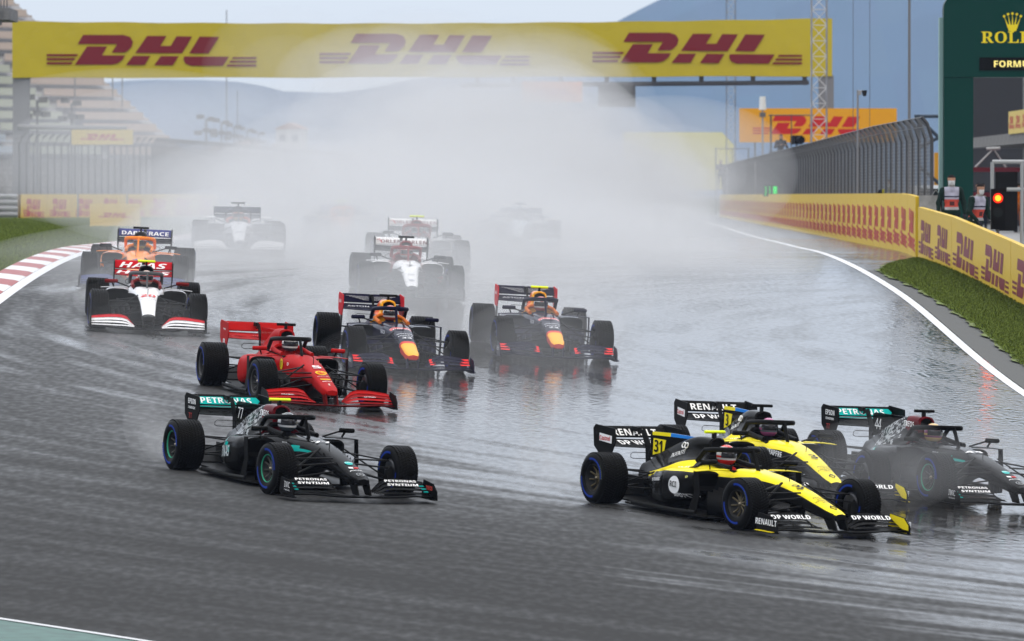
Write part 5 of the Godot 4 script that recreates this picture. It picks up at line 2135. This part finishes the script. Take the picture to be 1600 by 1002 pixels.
			on_nose(ns, "HONDA", 0.05, 1.36, lin(0.6, 0.6, 0.6), 1.2)
			both(s, "RAUCH", 0.06, 0.95, 0.55, tub_side, grey, 1.0)
			disc(s, func(a: float, b: float) -> Vector3: return Vector3(a, tub_at(2.06 - b)[1] - 0.004, 2.06 - b), 0.01, 0.01, Vector3.UP, grey)
		"white_red":
			letters(s, "HAAS", 0.125, flap, to_front, white, 1.9, 0.5)
			letters(s, "HAAS", 0.17, plane, to_front, white, 1.6, 0.3)
			on_nose(ns, number, 0.17, 1.62, lin(0.55, 0.03, 0.03), 1.1)
			on_nose(ns, "UNITED", 0.035, 1.86, black, 1.5)
			on_nose(ns, "PEAK", 0.02, 1.98, black, 2.0)
			on_nose(ns, "JACK JONES", 0.022, 2.08, black, 0.9)
		"orange":
			letters(s, "DARKTRACE", 0.10, flap, to_front, white, 1.2)
			on_nose(ns, number, 0.14, 1.8, lin(0.05, 0.06, 0.2), 1.2)
			both(s, "DELL", 0.06, 2.62, 0.18, wing_side, white, 1.0)
		"white_maroon":
			for side: float in [-1.0, 1.0]:
				letters(s, "ORLEN", 0.085, panel_spot(flap.call(0.31 if side > 0 else -0.19, 0.0), Vector3.RIGHT, Vector3(0, sin(0.77), -cos(0.77))), to_front, lin(0.12, 0.02, 0.02), 1.1)
				s.col = lin(0.5, 0.02, 0.02)
				var at: Vector3 = flap.call(0.08 if side > 0 else -0.42, 0.0)
				s.tube([at + Vector3(-0.05, 0.02, -0.02), at + Vector3(0.0, 0.035, -0.035), at + Vector3(0.035, 0.0, 0.0), at + Vector3(0.05, -0.03, 0.03)], 0.014, 0.006, 4)
			on_nose(ns, number, 0.17, 1.45, black, 1.1)
			on_nose(ns, "Alfa", 0.06, 2.15, lin(0.1, 0.1, 0.12), 1.0)
			disc(s, func(a: float, b: float) -> Vector3: return Vector3(a, tub_at(2.5 - b)[1] + 0.008, 2.5 - b), 0.06, 0.06, Vector3.UP, lin(0.35, 0.36, 0.4))
		"white_navy":
			letters(s, "AlphaTauri", 0.08, flap, to_front, lin(0.6, 0.6, 0.62), 1.0)
			on_nose(ns, "AlphaTauri", 0.05, 1.9, lin(0.02, 0.03, 0.08), 0.7)
			on_nose(ns, number, 0.12, 2.2, lin(0.02, 0.03, 0.08), 1.0)
	if s.v.size():
		part("lettering", s, pr, car)
	if ns.v.size():
		part("nose_lettering", ns, pr, car)
	if far:
		return
	# words moulded round the outer walls of the tyres
	for w in [[-0.845, 1.83, 0.155], [-0.797, -1.83, 0.203], [0.845, 1.83, 0.155], [0.797, -1.83, 0.203]]:
		s = Shape.new()
		var side := signf(w[0])
		for k in 2:
			var mid := PI * k + 0.35
			letters(s, "PIRELLI", 0.026, func(a: float, b: float) -> Vector3:
				var ang: float = mid + a / 0.275
				return Vector3(w[0] + side * (w[2] + 0.004), 0.337 + sin(ang) * (0.277 - b) * -1.0, w[1] + cos(ang) * (0.277 - b) * side), Vector3(side, 0, 0), lin(0.10, 0.12, 0.05) if team == "yellow" else lin(0.02, 0.06, 0.30), 1.5)
		part("tyre_lettering", s, pr, car)


# ---------------------------------------------------------------- people
# One continuous skin round tapered bones [from, to, radius, radius]: smooth union on a grid, meshed as surface nets.
func flesh(s: Shape, bones: Array, cell: float, blend: float, colour: Callable) -> void:
	var lo := Vector3(1e9, 1e9, 1e9)
	var hi := -lo
	for b in bones:
		var r := maxf(b[2], b[3]) + blend + cell * 2.0
		lo = lo.min(b[0].min(b[1]) - Vector3.ONE * r)
		hi = hi.max(b[0].max(b[1]) + Vector3.ONE * r)
	var nx := int((hi.x - lo.x) / cell) + 2
	var ny := int((hi.y - lo.y) / cell) + 2
	var nz := int((hi.z - lo.z) / cell) + 2
	var f := PackedFloat32Array()
	f.resize(nx * ny * nz)
	f.fill(9.0)
	for b in bones:
		var p: Vector3 = b[0]
		var q: Vector3 = b[1]
		var pq := q - p
		var l2 := maxf(pq.length_squared(), 1e-8)
		var r := maxf(b[2], b[3]) + blend + cell * 2.0
		var i0 := Vector3i(((p.min(q) - Vector3.ONE * r) - lo) / cell).max(Vector3i.ZERO)
		var i1 := (Vector3i(((p.max(q) + Vector3.ONE * r) - lo) / cell) + Vector3i.ONE).min(Vector3i(nx - 1, ny - 1, nz - 1))
		for i in range(i0.x, i1.x + 1):
			for j in range(i0.y, i1.y + 1):
				for k in range(i0.z, i1.z + 1):
					var at := lo + Vector3(i, j, k) * cell
					var t := clampf((at - p).dot(pq) / l2, 0.0, 1.0)
					var dist := at.distance_to(p + pq * t) - lerpf(b[2], b[3], t)
					var n := (i * ny + j) * nz + k
					var h := maxf(blend - absf(f[n] - dist), 0.0) / blend
					f[n] = minf(f[n], dist) - h * h * blend * 0.25
	var made := {}
	var place := []
	var normal := []
	for i in nx - 1:
		for j in ny - 1:
			for k in nz - 1:
				var base := (i * ny + j) * nz + k
				var first := f[base]
				if first > cell * 2.5:
					continue
				var sum := Vector3.ZERO
				var count := 0
				for e in [[0, 0, 0, 1, 0, 0], [0, 0, 0, 0, 1, 0], [0, 0, 0, 0, 0, 1], [1, 0, 0, 1, 1, 0], [1, 0, 0, 1, 0, 1], [0, 1, 0, 1, 1, 0], [0, 1, 0, 0, 1, 1], [0, 0, 1, 1, 0, 1], [0, 0, 1, 0, 1, 1], [1, 1, 0, 1, 1, 1], [1, 0, 1, 1, 1, 1], [0, 1, 1, 1, 1, 1]]:
					var a := f[base + (e[0] * ny + e[1]) * nz + e[2]]
					var b := f[base + (e[3] * ny + e[4]) * nz + e[5]]
					if (a < 0.0) != (b < 0.0):
						sum += Vector3(e[0], e[1], e[2]).lerp(Vector3(e[3], e[4], e[5]), a / (a - b))
						count += 1
				if count:
					made[base] = place.size()
					place.append(lo + (Vector3(i, j, k) + sum / count) * cell)
					normal.append(Vector3(f[base + ny * nz] - f[base], f[base + nz] - f[base], f[base + 1] - f[base]).normalized())
	var steps := [ny * nz, nz, 1]
	for base: int in made:
		for axis in 3:
			var u: int = steps[(axis + 1) % 3]
			var w: int = steps[(axis + 2) % 3]
			if (f[base] < 0.0) == (f[base + steps[axis]] < 0.0):
				continue
			var q := [base, base - u, base - u - w, base - w]
			if q.all(func(n: int) -> bool: return made.has(n)):
				var m := []
				for n in q:
					m.append(made[n])
				s.col = colour.call((place[m[0]] + place[m[2]]) * 0.5)
				s.tri(place[m[0]], place[m[1]], place[m[2]], normal[m[0]], normal[m[1]], normal[m[2]])
				s.tri(place[m[0]], place[m[2]], place[m[3]], normal[m[0]], normal[m[2]], normal[m[3]])


func hand(s: Shape, wrist: Vector3, towards: Vector3, side: Vector3, colour: Color) -> void:
	s.col = colour
	var f := towards.normalized()
	var curl := f.cross(side).normalized()
	s.tube([wrist, wrist + f * 0.045, wrist + f * 0.095], 0.036, 0.018, 8)
	for k in 4:
		var root := wrist + f * 0.085 + side * (0.027 - 0.018 * k)
		var l: float = [0.062, 0.075, 0.07, 0.055][k]
		s.tube([root, root + f * l * 0.5, root + f * l * 0.85 + curl * l * 0.45], 0.0095, 0.0095, 6, 0.8)
	var th := wrist + f * 0.03 + side * 0.034
	s.tube([th, th + side * 0.025 + f * 0.03, th + side * 0.028 + f * 0.06], 0.011, 0.011, 6, 0.8)


func standing_bones(bend: float, turn: float, arm_l: Array, arm_r: Array) -> Array:
	var lean := func(p: Vector3) -> Vector3:
		var k := clampf((p.y - 0.92) / 0.85, 0.0, 1.0)
		return p + Vector3(sin(turn) * bend * k, -bend * 0.25 * k, cos(turn) * bend * k)
	var b := [
		[Vector3(-0.09, 0.93, 0), Vector3(0.09, 0.93, 0), 0.125, 0.125], [Vector3(0, 0.95, 0), Vector3(0, 1.22, 0), 0.15, 0.15], [Vector3(-0.07, 1.25, 0), Vector3(-0.10, 1.38, 0), 0.125, 0.10], [Vector3(0.07, 1.25, 0), Vector3(0.10, 1.38, 0), 0.125, 0.10],
		[Vector3(-0.17, 1.42, -0.01), Vector3(0.17, 1.42, -0.01), 0.078, 0.078], [Vector3(0, 1.44, 0), Vector3(0, 1.56, 0.01), 0.075, 0.062],
		[Vector3(0, 1.60, 0.025), Vector3(0, 1.69, 0.0), 0.075, 0.092], [Vector3(0, 1.625, 0.09), Vector3(0, 1.645, 0.085), 0.018, 0.012]]
	for side: float in [-1.0, 1.0]:
		b.append([Vector3(0.10 * side, 0.90, 0), Vector3(0.115 * side, 0.50, 0.02), 0.095, 0.068])
		b.append([Vector3(0.115 * side, 0.50, 0.02), Vector3(0.12 * side, 0.10, -0.01), 0.066, 0.048])
		b.append([Vector3(0.12 * side, 0.055, -0.03), Vector3(0.14 * side, 0.045, 0.16), 0.05, 0.04])
	for arm in [[-1.0, arm_l], [1.0, arm_r]]:
		var sh := Vector3(0.21 * arm[0], 1.42, -0.01)
		b.append([sh, arm[1][0], 0.068, 0.056])
		b.append([arm[1][0], arm[1][1], 0.056, 0.042])
	for i in b.size():
		if b[i][0].y > 0.9:
			b[i] = [lean.call(b[i][0]), lean.call(b[i][1]), b[i][2], b[i][3]]
	return b


func person(label: String, where: Transform3D, bones: Array, wear: Callable, skin: Color, group := "", cell := 0.02) -> Node3D:
	var t := thing("person", label, "person", where, group)
	var s := Shape.new()
	flesh(s, bones, cell, 0.05, wear)
	for k in [2, 1]:
		var b: Array = bones[bones.size() - (1 if k == 1 else 3)]
		hand(s, b[1], b[1] - b[0], Vector3(0.9 if k == 2 else -0.9, 0.0, 0.43).normalized(), skin)
	part("body", s, plain(0.75), t)
	return t


func build_people() -> void:
	var skin := lin(0.36, 0.20, 0.14)
	var coat := lin(0.010, 0.022, 0.018)
	var vest := func(p: Vector3, head_lift: float) -> Color:
		var y := p.y - head_lift
		if y > 1.545:
			if y > 1.715 or p.z < -0.03:
				return lin(0.012, 0.010, 0.009)
			if y < 1.645 and p.z > 0.03:
				return lin(0.50, 0.51, 0.53)
			return skin
		if y > 1.50:
			return lin(0.24, 0.23, 0.22)
		if y > 0.98 and absf(p.x) < 0.165 and p.z > -0.4:
			if y < 1.22:
				if absf(y - 1.12) < 0.045 and absf(p.x) < 0.05:
					return lin(0.08, 0.03, 0.03)
				return lin(0.48, 0.07, 0.05) if y > 1.04 else lin(0.34, 0.34, 0.36)
			if absf(y - 1.28) < 0.02:
				return lin(0.03, 0.03, 0.05)
			return lin(0.30, 0.30, 0.38)
		if y > 0.86:
			return coat
		if y < 0.1:
			return lin(0.01, 0.01, 0.01)
		return lin(0.016, 0.018, 0.024)
	var gy := ground(9.9, 186.0) + 0.06
	var t := person("marshal standing upright in white mask and red and white tabard behind the boards", Transform3D(Basis(Vector3.UP, 0.05), Vector3(10.09, gy + 0.22, -191.0)), standing_bones(0.0, 0.0, [Vector3(-0.29, 1.14, -0.03), Vector3(-0.31, 0.90, 0.06)], [Vector3(0.29, 1.14, -0.03), Vector3(0.30, 0.90, 0.07)]), func(p: Vector3) -> Color: return vest.call(p, 0.0), lin(0.03, 0.03, 0.04), "", 0.016)
	var s := Shape.new()
	s.col = lin(0.3, 0.29, 0.27)
	s.box(Vector3(10.09, gy + 0.10, -191.0), Vector3(0.66, 0.24, 0.7))
	tag(part("standing_block", s, grainy(0.7), self), "low concrete step under the upright marshal behind the boards", "step")
	person("marshal stooping sideways in dark green coat and tabard behind the boards", Transform3D(Basis(Vector3.UP, 0.75), Vector3(10.05, gy + 0.04, -180.5)), standing_bones(0.14, 0.3, [Vector3(-0.30, 1.14, 0.06), Vector3(-0.22, 0.95, 0.26)], [Vector3(0.28, 1.12, 0.08), Vector3(0.20, 0.95, 0.28)]), func(p: Vector3) -> Color:
		if p.y > 1.52 and p.z < 0.16 and p.y < 1.68 and absf(p.x) > 0.06:
			return lin(0.012, 0.012, 0.014)
		return vest.call(Vector3(p.x, p.y, p.z - 0.13 if p.y > 1.5 else p.z), -0.03), lin(0.03, 0.03, 0.04), "", 0.016)
	# crew seen through and over the fence
	var dark := func(p: Vector3) -> Color:
		if p.y > 1.56:
			return skin if p.z > 0.03 and p.y < 1.7 else lin(0.015, 0.013, 0.012)
		return lin(0.02, 0.022, 0.028) if p.y > 0.9 else lin(0.015, 0.016, 0.02)
	var arms := [[Vector3(-0.30, 1.16, 0.05), Vector3(-0.15, 1.25, 0.28)], [Vector3(0.30, 1.16, 0.05), Vector3(0.15, 1.25, 0.28)]]
	for q in [[12.66, 392.0, 2.4, "camera man in dark clothes standing on the scaffold stand", 0.3], [12.84, 512.0, 1.65, "camera man on the far pale scaffold stand, blurred by spray", 0.0], [13.90, 512.0, 1.65, "second camera man on the far pale scaffold stand", -0.3]]:
		person(q[3], Transform3D(Basis(Vector3.UP, q[4]), Vector3(q[0], q[2], -q[1])), standing_bones(0.05, 0.0, arms[0], arms[1]), dark, skin, "", 0.03)
	t = thing("television_camera", "bulky dark television camera on a tripod on the scaffold stand", "camera", Transform3D(Basis(Vector3.UP, 0.3), Vector3(13.4, 2.4, -391.9)))
	s = Shape.new()
	s.col = lin(0.015, 0.015, 0.017)
	s.box(Vector3(0, 1.5, 0), Vector3(0.36, 0.42, 0.7))
	part("body", s, plain(0.5), t)
	s = Shape.new()
	s.col = lin(0.01, 0.01, 0.012)
	s.tube([Vector3(0, 1.5, 0.35), Vector3(0, 1.5, 0.75)], 0.15, 0.15, 10, 1.2)
	part("lens", s, plain(0.3), t)
	for k in 3:
		s = Shape.new()
		s.col = lin(0.02, 0.02, 0.02)
		s.tube([Vector3(0, 1.3, 0), Vector3(cos(TAU * k / 3) * 0.4, 0, sin(TAU * k / 3) * 0.4)], 0.025, 0.025, 5)
		part("leg", s, plain(0.5), t)
	person("masked onlooker in yellow and dark clothes peering through the wire fence", Transform3D(Basis(Vector3.UP, -0.2), Vector3(10.3, 0.02, -228.0)), standing_bones(0.0, 0.0, [Vector3(-0.29, 1.14, -0.03), Vector3(-0.31, 0.90, 0.06)], [Vector3(0.29, 1.14, -0.03), Vector3(0.30, 0.90, 0.07)]), func(p: Vector3) -> Color:
		if p.y > 1.55:
			if p.y > 1.72 or p.z < -0.03:
				return lin(0.02, 0.016, 0.013)
			return lin(0.60, 0.66, 0.70) if p.y < 1.645 and p.z > 0.03 else skin
		return lin(0.22, 0.20, 0.02) if p.y > 1.1 and absf(p.x) < 0.15 else lin(0.015, 0.015, 0.02), skin, "", 0.02)
	person("figure in a bright orange overall standing in the pit lane", Transform3D(Basis(Vector3.UP, 0.4), Vector3(18.1, 0.0, -300.0 + 0.9 * 3)), standing_bones(0.0, 0.0, [Vector3(-0.29, 1.14, -0.03), Vector3(-0.2, 1.05, 0.2)], [Vector3(0.29, 1.14, -0.03), Vector3(0.2, 1.05, 0.2)]), func(p: Vector3) -> Color:
		if p.y > 1.55:
			return lin(0.03, 0.025, 0.02) if p.y > 1.66 else skin
		return lin(0.01, 0.01, 0.01) if p.y < 0.1 else lin(0.68, 0.16, 0.015), skin, "", 0.025)
	for q in [[16.25, 290.0, 0.2], [16.75, 296.0, -0.5]]:
		person("pit crew member in dark overalls standing near the dark red canopy", Transform3D(Basis(Vector3.UP, q[2]), Vector3(q[0], 0.0, -q[1])), standing_bones(0.02, 0.0, [Vector3(-0.29, 1.14, -0.03), Vector3(-0.31, 0.90, 0.06)], [Vector3(0.29, 1.14, -0.03), Vector3(0.30, 0.90, 0.07)]), func(p: Vector3) -> Color:
			if p.y > 1.56:
				return skin if p.z > 0.03 and p.y < 1.7 else lin(0.015, 0.013, 0.012)
			return lin(0.14, 0.02, 0.03) if absf(p.y - 1.35) < 0.08 else lin(0.014, 0.016, 0.026), skin, "pit crew near the canopy", 0.03)


# A driver strapped in a car: shoulders and arms, with a helmet.
func driver(label: String, car: Node3D, shell_colour: Color, accent: Color, suit: Color) -> void:
	var t := thing("person", label, "person", car.transform)
	if not mats.has("driver_mesh%s" % suit):
		var s := Shape.new()
		var b := [[Vector3(0, 0.44, -0.10), Vector3(0, 0.56, -0.14), 0.11, 0.12], [Vector3(-0.12, 0.585, -0.15), Vector3(0.12, 0.585, -0.15), 0.06, 0.06], [Vector3(0, 0.60, -0.14), Vector3(0, 0.70, -0.12), 0.06, 0.055], [Vector3(0, 0.74, -0.10), Vector3(0, 0.79, -0.11), 0.07, 0.08]]
		for side: float in [-1.0, 1.0]:
			b.append([Vector3(0.14 * side, 0.58, -0.13), Vector3(0.17 * side, 0.50, 0.10), 0.05, 0.042])
			b.append([Vector3(0.17 * side, 0.50, 0.10), Vector3(0.125 * side, 0.585, 0.30), 0.042, 0.034])
		flesh(s, b, 0.02, 0.04, func(_p: Vector3) -> Color: return suit)
		for side: float in [-1.0, 1.0]:
			hand(s, Vector3(0.125 * side, 0.585, 0.30), Vector3(-0.1 * side, 0.25, 0.6), Vector3(-side, 0.2, 0.0).normalized(), lin(0.02, 0.02, 0.02))
		mats["driver_mesh%s" % suit] = s.mesh()
	put("body", mats["driver_mesh%s" % suit], plain(0.8), t)
	var h := Shape.new()
	var v := Shape.new()
	var grid := []
	for i in 17:
		var a := PI * i / 16.0
		var ring := PackedVector3Array()
		for k in 28:
			var o := TAU * k / 28.0
			var p := Vector3(sin(a) * cos(o) * 0.125, cos(a) * 0.138, sin(a) * sin(o) * 0.15)
			if p.y < -0.03 and p.z > 0.0:
				p.z += 0.02
			p.y = maxf(p.y, -0.11)
			ring.append(p + Vector3(0, 0.795, -0.09))
		grid.append(ring)
	h.skin(grid, true, func(p: Vector3) -> Color:
		var y := p.y - 0.795
		if absf(y + 0.02) < 0.012 or y > 0.115:
			return accent
		if y > 0.05 and absf(p.x) < 0.035:
			return accent
		return shell_colour if y > -0.06 else accent)
	var hp := part("helmet", h, plain(0.2, 0.0, 0.8), t)
	var rows := []
	for i in 5:
		var y := -0.025 + 0.075 * i / 4.0
		var row := PackedVector3Array()
		for k in 13:
			var o := PI * (0.13 + 0.74 * k / 12.0)
			var r := sqrt(maxf(0.0, 1.0 - y * y / 0.019))
			row.append(Vector3(cos(o) * 0.129 * r, 0.795 + y, -0.088 + sin(o) * 0.157 * r))
		rows.append(row)
	v.col = lin(0.02, 0.02, 0.025)
	for i in 4:
		for k in 12:
			v.quad(rows[i][k], rows[i][k + 1], rows[i + 1][k + 1], rows[i + 1][k], rows[i][k] - Vector3(0, 0.795, -0.09))
	part("visor", v, plain(0.08, 0.0, 1.0), hp)


func spray_bank(holder: Node3D, mat: FogMaterial, at: Vector3, size: Vector3) -> void:
	var f := FogVolume.new()
	f.name = "mist"
	f.shape = RenderingServer.FOG_VOLUME_SHAPE_ELLIPSOID
	f.size = size
	f.material = mat
	f.position = at
	holder.add_child(f, true)


func mist(density: float) -> FogMaterial:
	var key := "mist%.4f" % density
	if not mats.has(key):
		var m := FogMaterial.new()
		m.albedo = Color(0.985, 0.99, 1.0)
		m.density = density
		mats[key] = m
	return mats[key]


func build_spray(t: Node3D) -> void:
	var rng := RandomNumberGenerator.new()
	rng.seed = 2020
	# drifting banks: x, d, lowest middle, their spreads, how many, size of each, density
	for q in [
		[0.6, 285.0, 0.7, 2.1, 38.0, 1.7, 15, Vector3(7.0, 4.5, 50.0), 0.0165, 2],
		[4.5, 268.0, 0.3, 1.2, 26.0, 0.9, 7, Vector3(4.2, 2.8, 28.0), 0.007, 2],
		[-4.8, 285.0, 0.6, 3.2, 42.0, 1.7, 9, Vector3(9.5, 4.6, 60.0), 0.0075, 1],
		[-2.2, 270.0, 3.6, 2.9, 24.0, 1.5, 10, Vector3(7.5, 4.6, 36.0), 0.0115, 2],
		[-1.5, 204.0, 0.2, 3.2, 14.0, 0.7, 13, Vector3(6.4, 2.9, 24.0), 0.0135, 1],
		[-1.0, 186.0, -0.1, 3.0, 8.0, 0.25, 9, Vector3(9.0, 1.7, 34.0), 0.012, 1],
		[6.0, 380.0, 0.5, 1.2, 45.0, 1.0, 5, Vector3(6.0, 4.0, 80.0), 0.009, 2]]:
		for k in q[6]:
			var grow := rng.randf_range(0.65, 1.35)
			var at := Vector3(q[0] + rng.randfn() * q[3], q[2] + absf(rng.randfn()) * q[5], -q[1] + rng.randfn() * q[4])
			for m in q[9]:
				var size: float = grow * (1.0 - 0.38 * m)
				spray_bank(t, mist(q[8] / q[9]), at, q[7] * Vector3(size, size * rng.randf_range(0.85, 1.15), size))
	# plumes close behind the wheels: x, height, d, width, height, length, density, nested shells
	for q in [
		[-2.0, -0.1, 166.0, 4.6, 2.4, 12.0, 0.06, 2], [-5.9, 0.2, 171.0, 4.9, 2.7, 16.0, 0.08, 2], [0.6, -1.2, 136.6, 3.4, 1.9, 6.0, 0.03, 2], [-1.9, -1.35, 132.6, 2.8, 1.5, 4.0, 0.022, 2], [-6.4, -0.8, 139.6, 3.0, 1.6, 4.0, 0.02, 2], [0.7, -0.5, 155.0, 4.0, 2.2, 18.0, 0.022, 2], [-1.9, -0.5, 147.8, 4.4, 2.3, 12.0, 0.058, 2],
		[2.6, -0.3, 172.0, 5.0, 2.2, 44.0, 0.006, 2], [-6.8, -0.3, 151.2, 3.6, 1.7, 7.0, 0.042, 2], 
		[4.9, -2.2, 111.0, 2.4, 1.3, 5.0, 0.035, 2], [6.2, -2.3, 112.0, 2.2, 1.1, 4.0, 0.03, 2], [3.4, -2.2, 118.5, 2.4, 1.2, 5.0, 0.04, 1], [-3.9, -1.95, 113.5, 2.2, 0.8, 4.0, 0.02, 1], [0.4, -0.95, 144.0, 3.2, 1.7, 9.0, 0.035, 2]]:
		for k in q[7]:
			var size: float = 1.0 - 0.3 * k
			spray_bank(t, mist(q[6] / q[7] * 1.3), Vector3(q[0] + 0.08 * k * q[3] * sin(q[2]), q[1] - 0.04 * k * q[4], -q[2] + 0.03 * k * q[5]), Vector3(q[3], q[4], q[5]) * size)


# Ragged wisps of water that a car's rear tyres throw up.
func wheel_spray(holder: Node3D, car: Node3D, rng: RandomNumberGenerator, strength: float) -> void:
	for side: float in [-1.0, 1.0]:
		for k in 3:
			var grow := 0.35 + 0.2 * k
			var at := car.transform * Vector3(side * (0.8 + rng.randf_range(-0.1, 0.1) * (k + 1)), 0.16 + 0.13 * k + rng.randf_range(-0.05, 0.08), -2.2 - 0.55 * k + rng.randf_range(-0.1, 0.1))
			var f := FogVolume.new()
			f.name = "mist"
			f.shape = RenderingServer.FOG_VOLUME_SHAPE_ELLIPSOID
			f.size = Vector3(grow * 0.9, grow * rng.randf_range(0.7, 1.1), grow * 1.8)
			f.material = mist(snappedf(strength / (0.6 + 0.35 * k), 0.01))
			f.transform = Transform3D(car.transform.basis * Basis(Vector3.RIGHT, 0.35), at)
			holder.add_child(f, true)


func _ready() -> void:
	# camera: a long lens from a stand beside the first bend
	var cam := Camera3D.new()
	cam.name = "camera"
	cam.fov = 4.4139
	cam.near = 1.0
	cam.far = 9000.0
	cam.position = Vector3(0, EYE_HEIGHT, 0)
	cam.rotation = Vector3(deg_to_rad(-0.8858), 0, 0)
	add_child(cam)
	var attr := CameraAttributesPhysical.new()
	attr.frustum_focal_length = 311.4
	attr.frustum_focus_distance = 122.0
	attr.exposure_aperture = 6.3
	cam.attributes = attr
	cam.current = true
	# an overcast sky, brightest overhead
	var we := WorldEnvironment.new()
	we.name = "surroundings"
	var e := Environment.new()
	e.background_mode = Environment.BG_SKY
	e.tonemap_mode = Environment.TONE_MAPPER_LINEAR
	e.tonemap_exposure = 1.14
	e.sdfgi_enabled = true
	e.ssao_enabled = true
	e.ssil_enabled = true
	e.volumetric_fog_enabled = true
	e.volumetric_fog_density = 0.0
	var sky := Sky.new()
	var sm := ProceduralSkyMaterial.new()
	sm.sky_top_color = Color(1.46, 1.48, 1.52)
	sm.sky_horizon_color = Color(0.79, 0.832, 0.885)
	sm.sky_curve = 0.6
	sm.ground_bottom_color = Color(0.25, 0.25, 0.25)
	sm.ground_horizon_color = Color(0.5, 0.52, 0.55)
	sm.sun_angle_max = 1.0
	sky.sky_material = sm
	e.sky = sky
	e.fog_enabled = true
	e.fog_light_color = Color(0.80, 0.87, 1.0)
	e.fog_density = 0.00008
	we.environment = e
	add_child(we)
	var sun := DirectionalLight3D.new()
	sun.name = "sun"
	sun.light_energy = 0.45
	sun.light_color = Color(1.0, 0.97, 0.93)
	sun.light_angular_distance = 40.0
	sun.shadow_enabled = true
	sun.rotation_degrees = Vector3(-55, 35, 0)
	add_child(sun)

	build_ground()
	build_setting()
	var bright := lin(0.72, 0.85, 0.03)
	var black := lin(0.01, 0.01, 0.01)
	var cars := [
		["teal", "77", bright, "black and teal racing car numbered 77 with a yellow camera bar", -2.98, 109.88, 22.3, false, lin(0.55, 0.56, 0.58), lin(0.05, 0.06, 0.07), lin(0.015, 0.015, 0.016), "driver in silver helmet in the black car numbered 77"],
		["yellow", "31", bright, "yellow and black racing car numbered 31 with a yellow camera bar", 2.79, 108.09, 29.7, false, lin(0.5, 0.5, 0.5), lin(0.6, 0.03, 0.02), lin(0.5, 0.03, 0.02), "driver in grey and red helmet with red suit in yellow car 31"],
		["yellow", "3", black, "yellow and black racing car numbered 3 with a black camera bar", 3.50, 113.9, 17.4, false, lin(0.10, 0.10, 0.12), lin(0.35, 0.08, 0.2), lin(0.02, 0.02, 0.02), "driver in dark helmet with pink trim in yellow car 3"],
		["teal", "44", black, "black and teal racing car numbered 44 with a black camera bar", 5.80, 114.6, 22.9, false, lin(0.16, 0.03, 0.10), lin(0.5, 0.35, 0.12), lin(0.015, 0.015, 0.016), "driver in purple and gold helmet in the black car numbered 44"],
		["red", "5", black, "all red racing car numbered 5 with a yellow shell on its nose", -3.42, 127.3, 14.9, false, lin(0.62, 0.60, 0.58), lin(0.05, 0.05, 0.06), lin(0.4, 0.015, 0.015), "driver in white helmet in the all red car"],
		["navy", "33", black, "dark blue racing car with yellow nose tip and a black camera bar", -2.04, 137.2, 9.0, false, lin(0.5, 0.5, 0.5), lin(0.45, 0.08, 0.05), lin(0.02, 0.025, 0.06), "driver in pale helmet in the dark blue car with black camera bar"],
		["navy", "23", bright, "dark blue racing car with yellow nose tip and a yellow camera bar", 0.46, 142.5, 6.5, false, lin(0.5, 0.5, 0.52), lin(0.4, 0.06, 0.06), lin(0.02, 0.025, 0.06), "driver in pale helmet in the dark blue car with yellow camera bar"],
		["white_red", "20", bright, "white-nosed racing car numbered 20 with a red rear wing", -6.38, 144.2, 4.0, false, lin(0.40, 0.05, 0.04), lin(0.55, 0.4, 0.35), lin(0.03, 0.03, 0.03), "driver in dark red helmet in the car numbered 20"],
		["orange", "4", black, "orange racing car with a blue lettered rear wing", -7.08, 157.4, 0.2, true, lin(0.1, 0.1, 0.1), lin(0.4, 0.35, 0.1), lin(0.5, 0.14, 0.02), "driver in black helmet in the orange car with lettered wing"],
		["white_maroon", "7", black, "white and maroon racing car numbered 7 with a black camera bar", -2.05, 158.8, 3.5, true, lin(0.4, 0.1, 0.08), lin(0.5, 0.5, 0.5), lin(0.2, 0.02, 0.02), "driver in red helmet in the maroon car numbered 7"],
		["white_maroon", "99", bright, "white and maroon racing car hidden in spray behind number 7", -1.98, 171.4, 2.9, true, lin(0.3, 0.3, 0.3), lin(0.4, 0.1, 0.08), lin(0.2, 0.02, 0.02), "driver in grey helmet in the car hidden behind number 7"],
		["white_navy", "26", black, "white and dark blue racing car veiled by spray near the kerb", -6.02, 182.5, 2.5, true, lin(0.35, 0.12, 0.08), lin(0.4, 0.3, 0.1), lin(0.3, 0.3, 0.32), "driver in orange-red helmet in the veiled white and blue car"],
		["pale", "63", black, "pale racing car almost swallowed by the white spray", 0.18, 203.7, -1.1, true, lin(0.4, 0.45, 0.5), lin(0.1, 0.1, 0.2), lin(0.3, 0.35, 0.4), "driver in pale helmet in the car swallowed by spray"],
		["orange", "55", bright, "orange racing car barely visible deep in the spray", -4.45, 218.0, 2.9, true, lin(0.5, 0.3, 0.1), lin(0.1, 0.1, 0.1), lin(0.5, 0.14, 0.02), "driver in the orange car barely visible deep in spray"]]
	var spray := Node3D.new()
	spray.name = "spray"
	add_child(spray)
	tag(spray, "white cloud of water spray thrown up behind the racing cars", "spray", "", "stuff")
	var drops := RandomNumberGenerator.new()
	drops.seed = 33
	for q in cars:
		var c := racing_car(q[0], q[1], q[2], q[3], q[4], q[5], q[6], q[7])
		driver(q[11], c, q[8], q[9], q[10])
		if not q[7]:
			wheel_spray(spray, c, drops, 0.15)
	build_people()
	build_spray(spray)
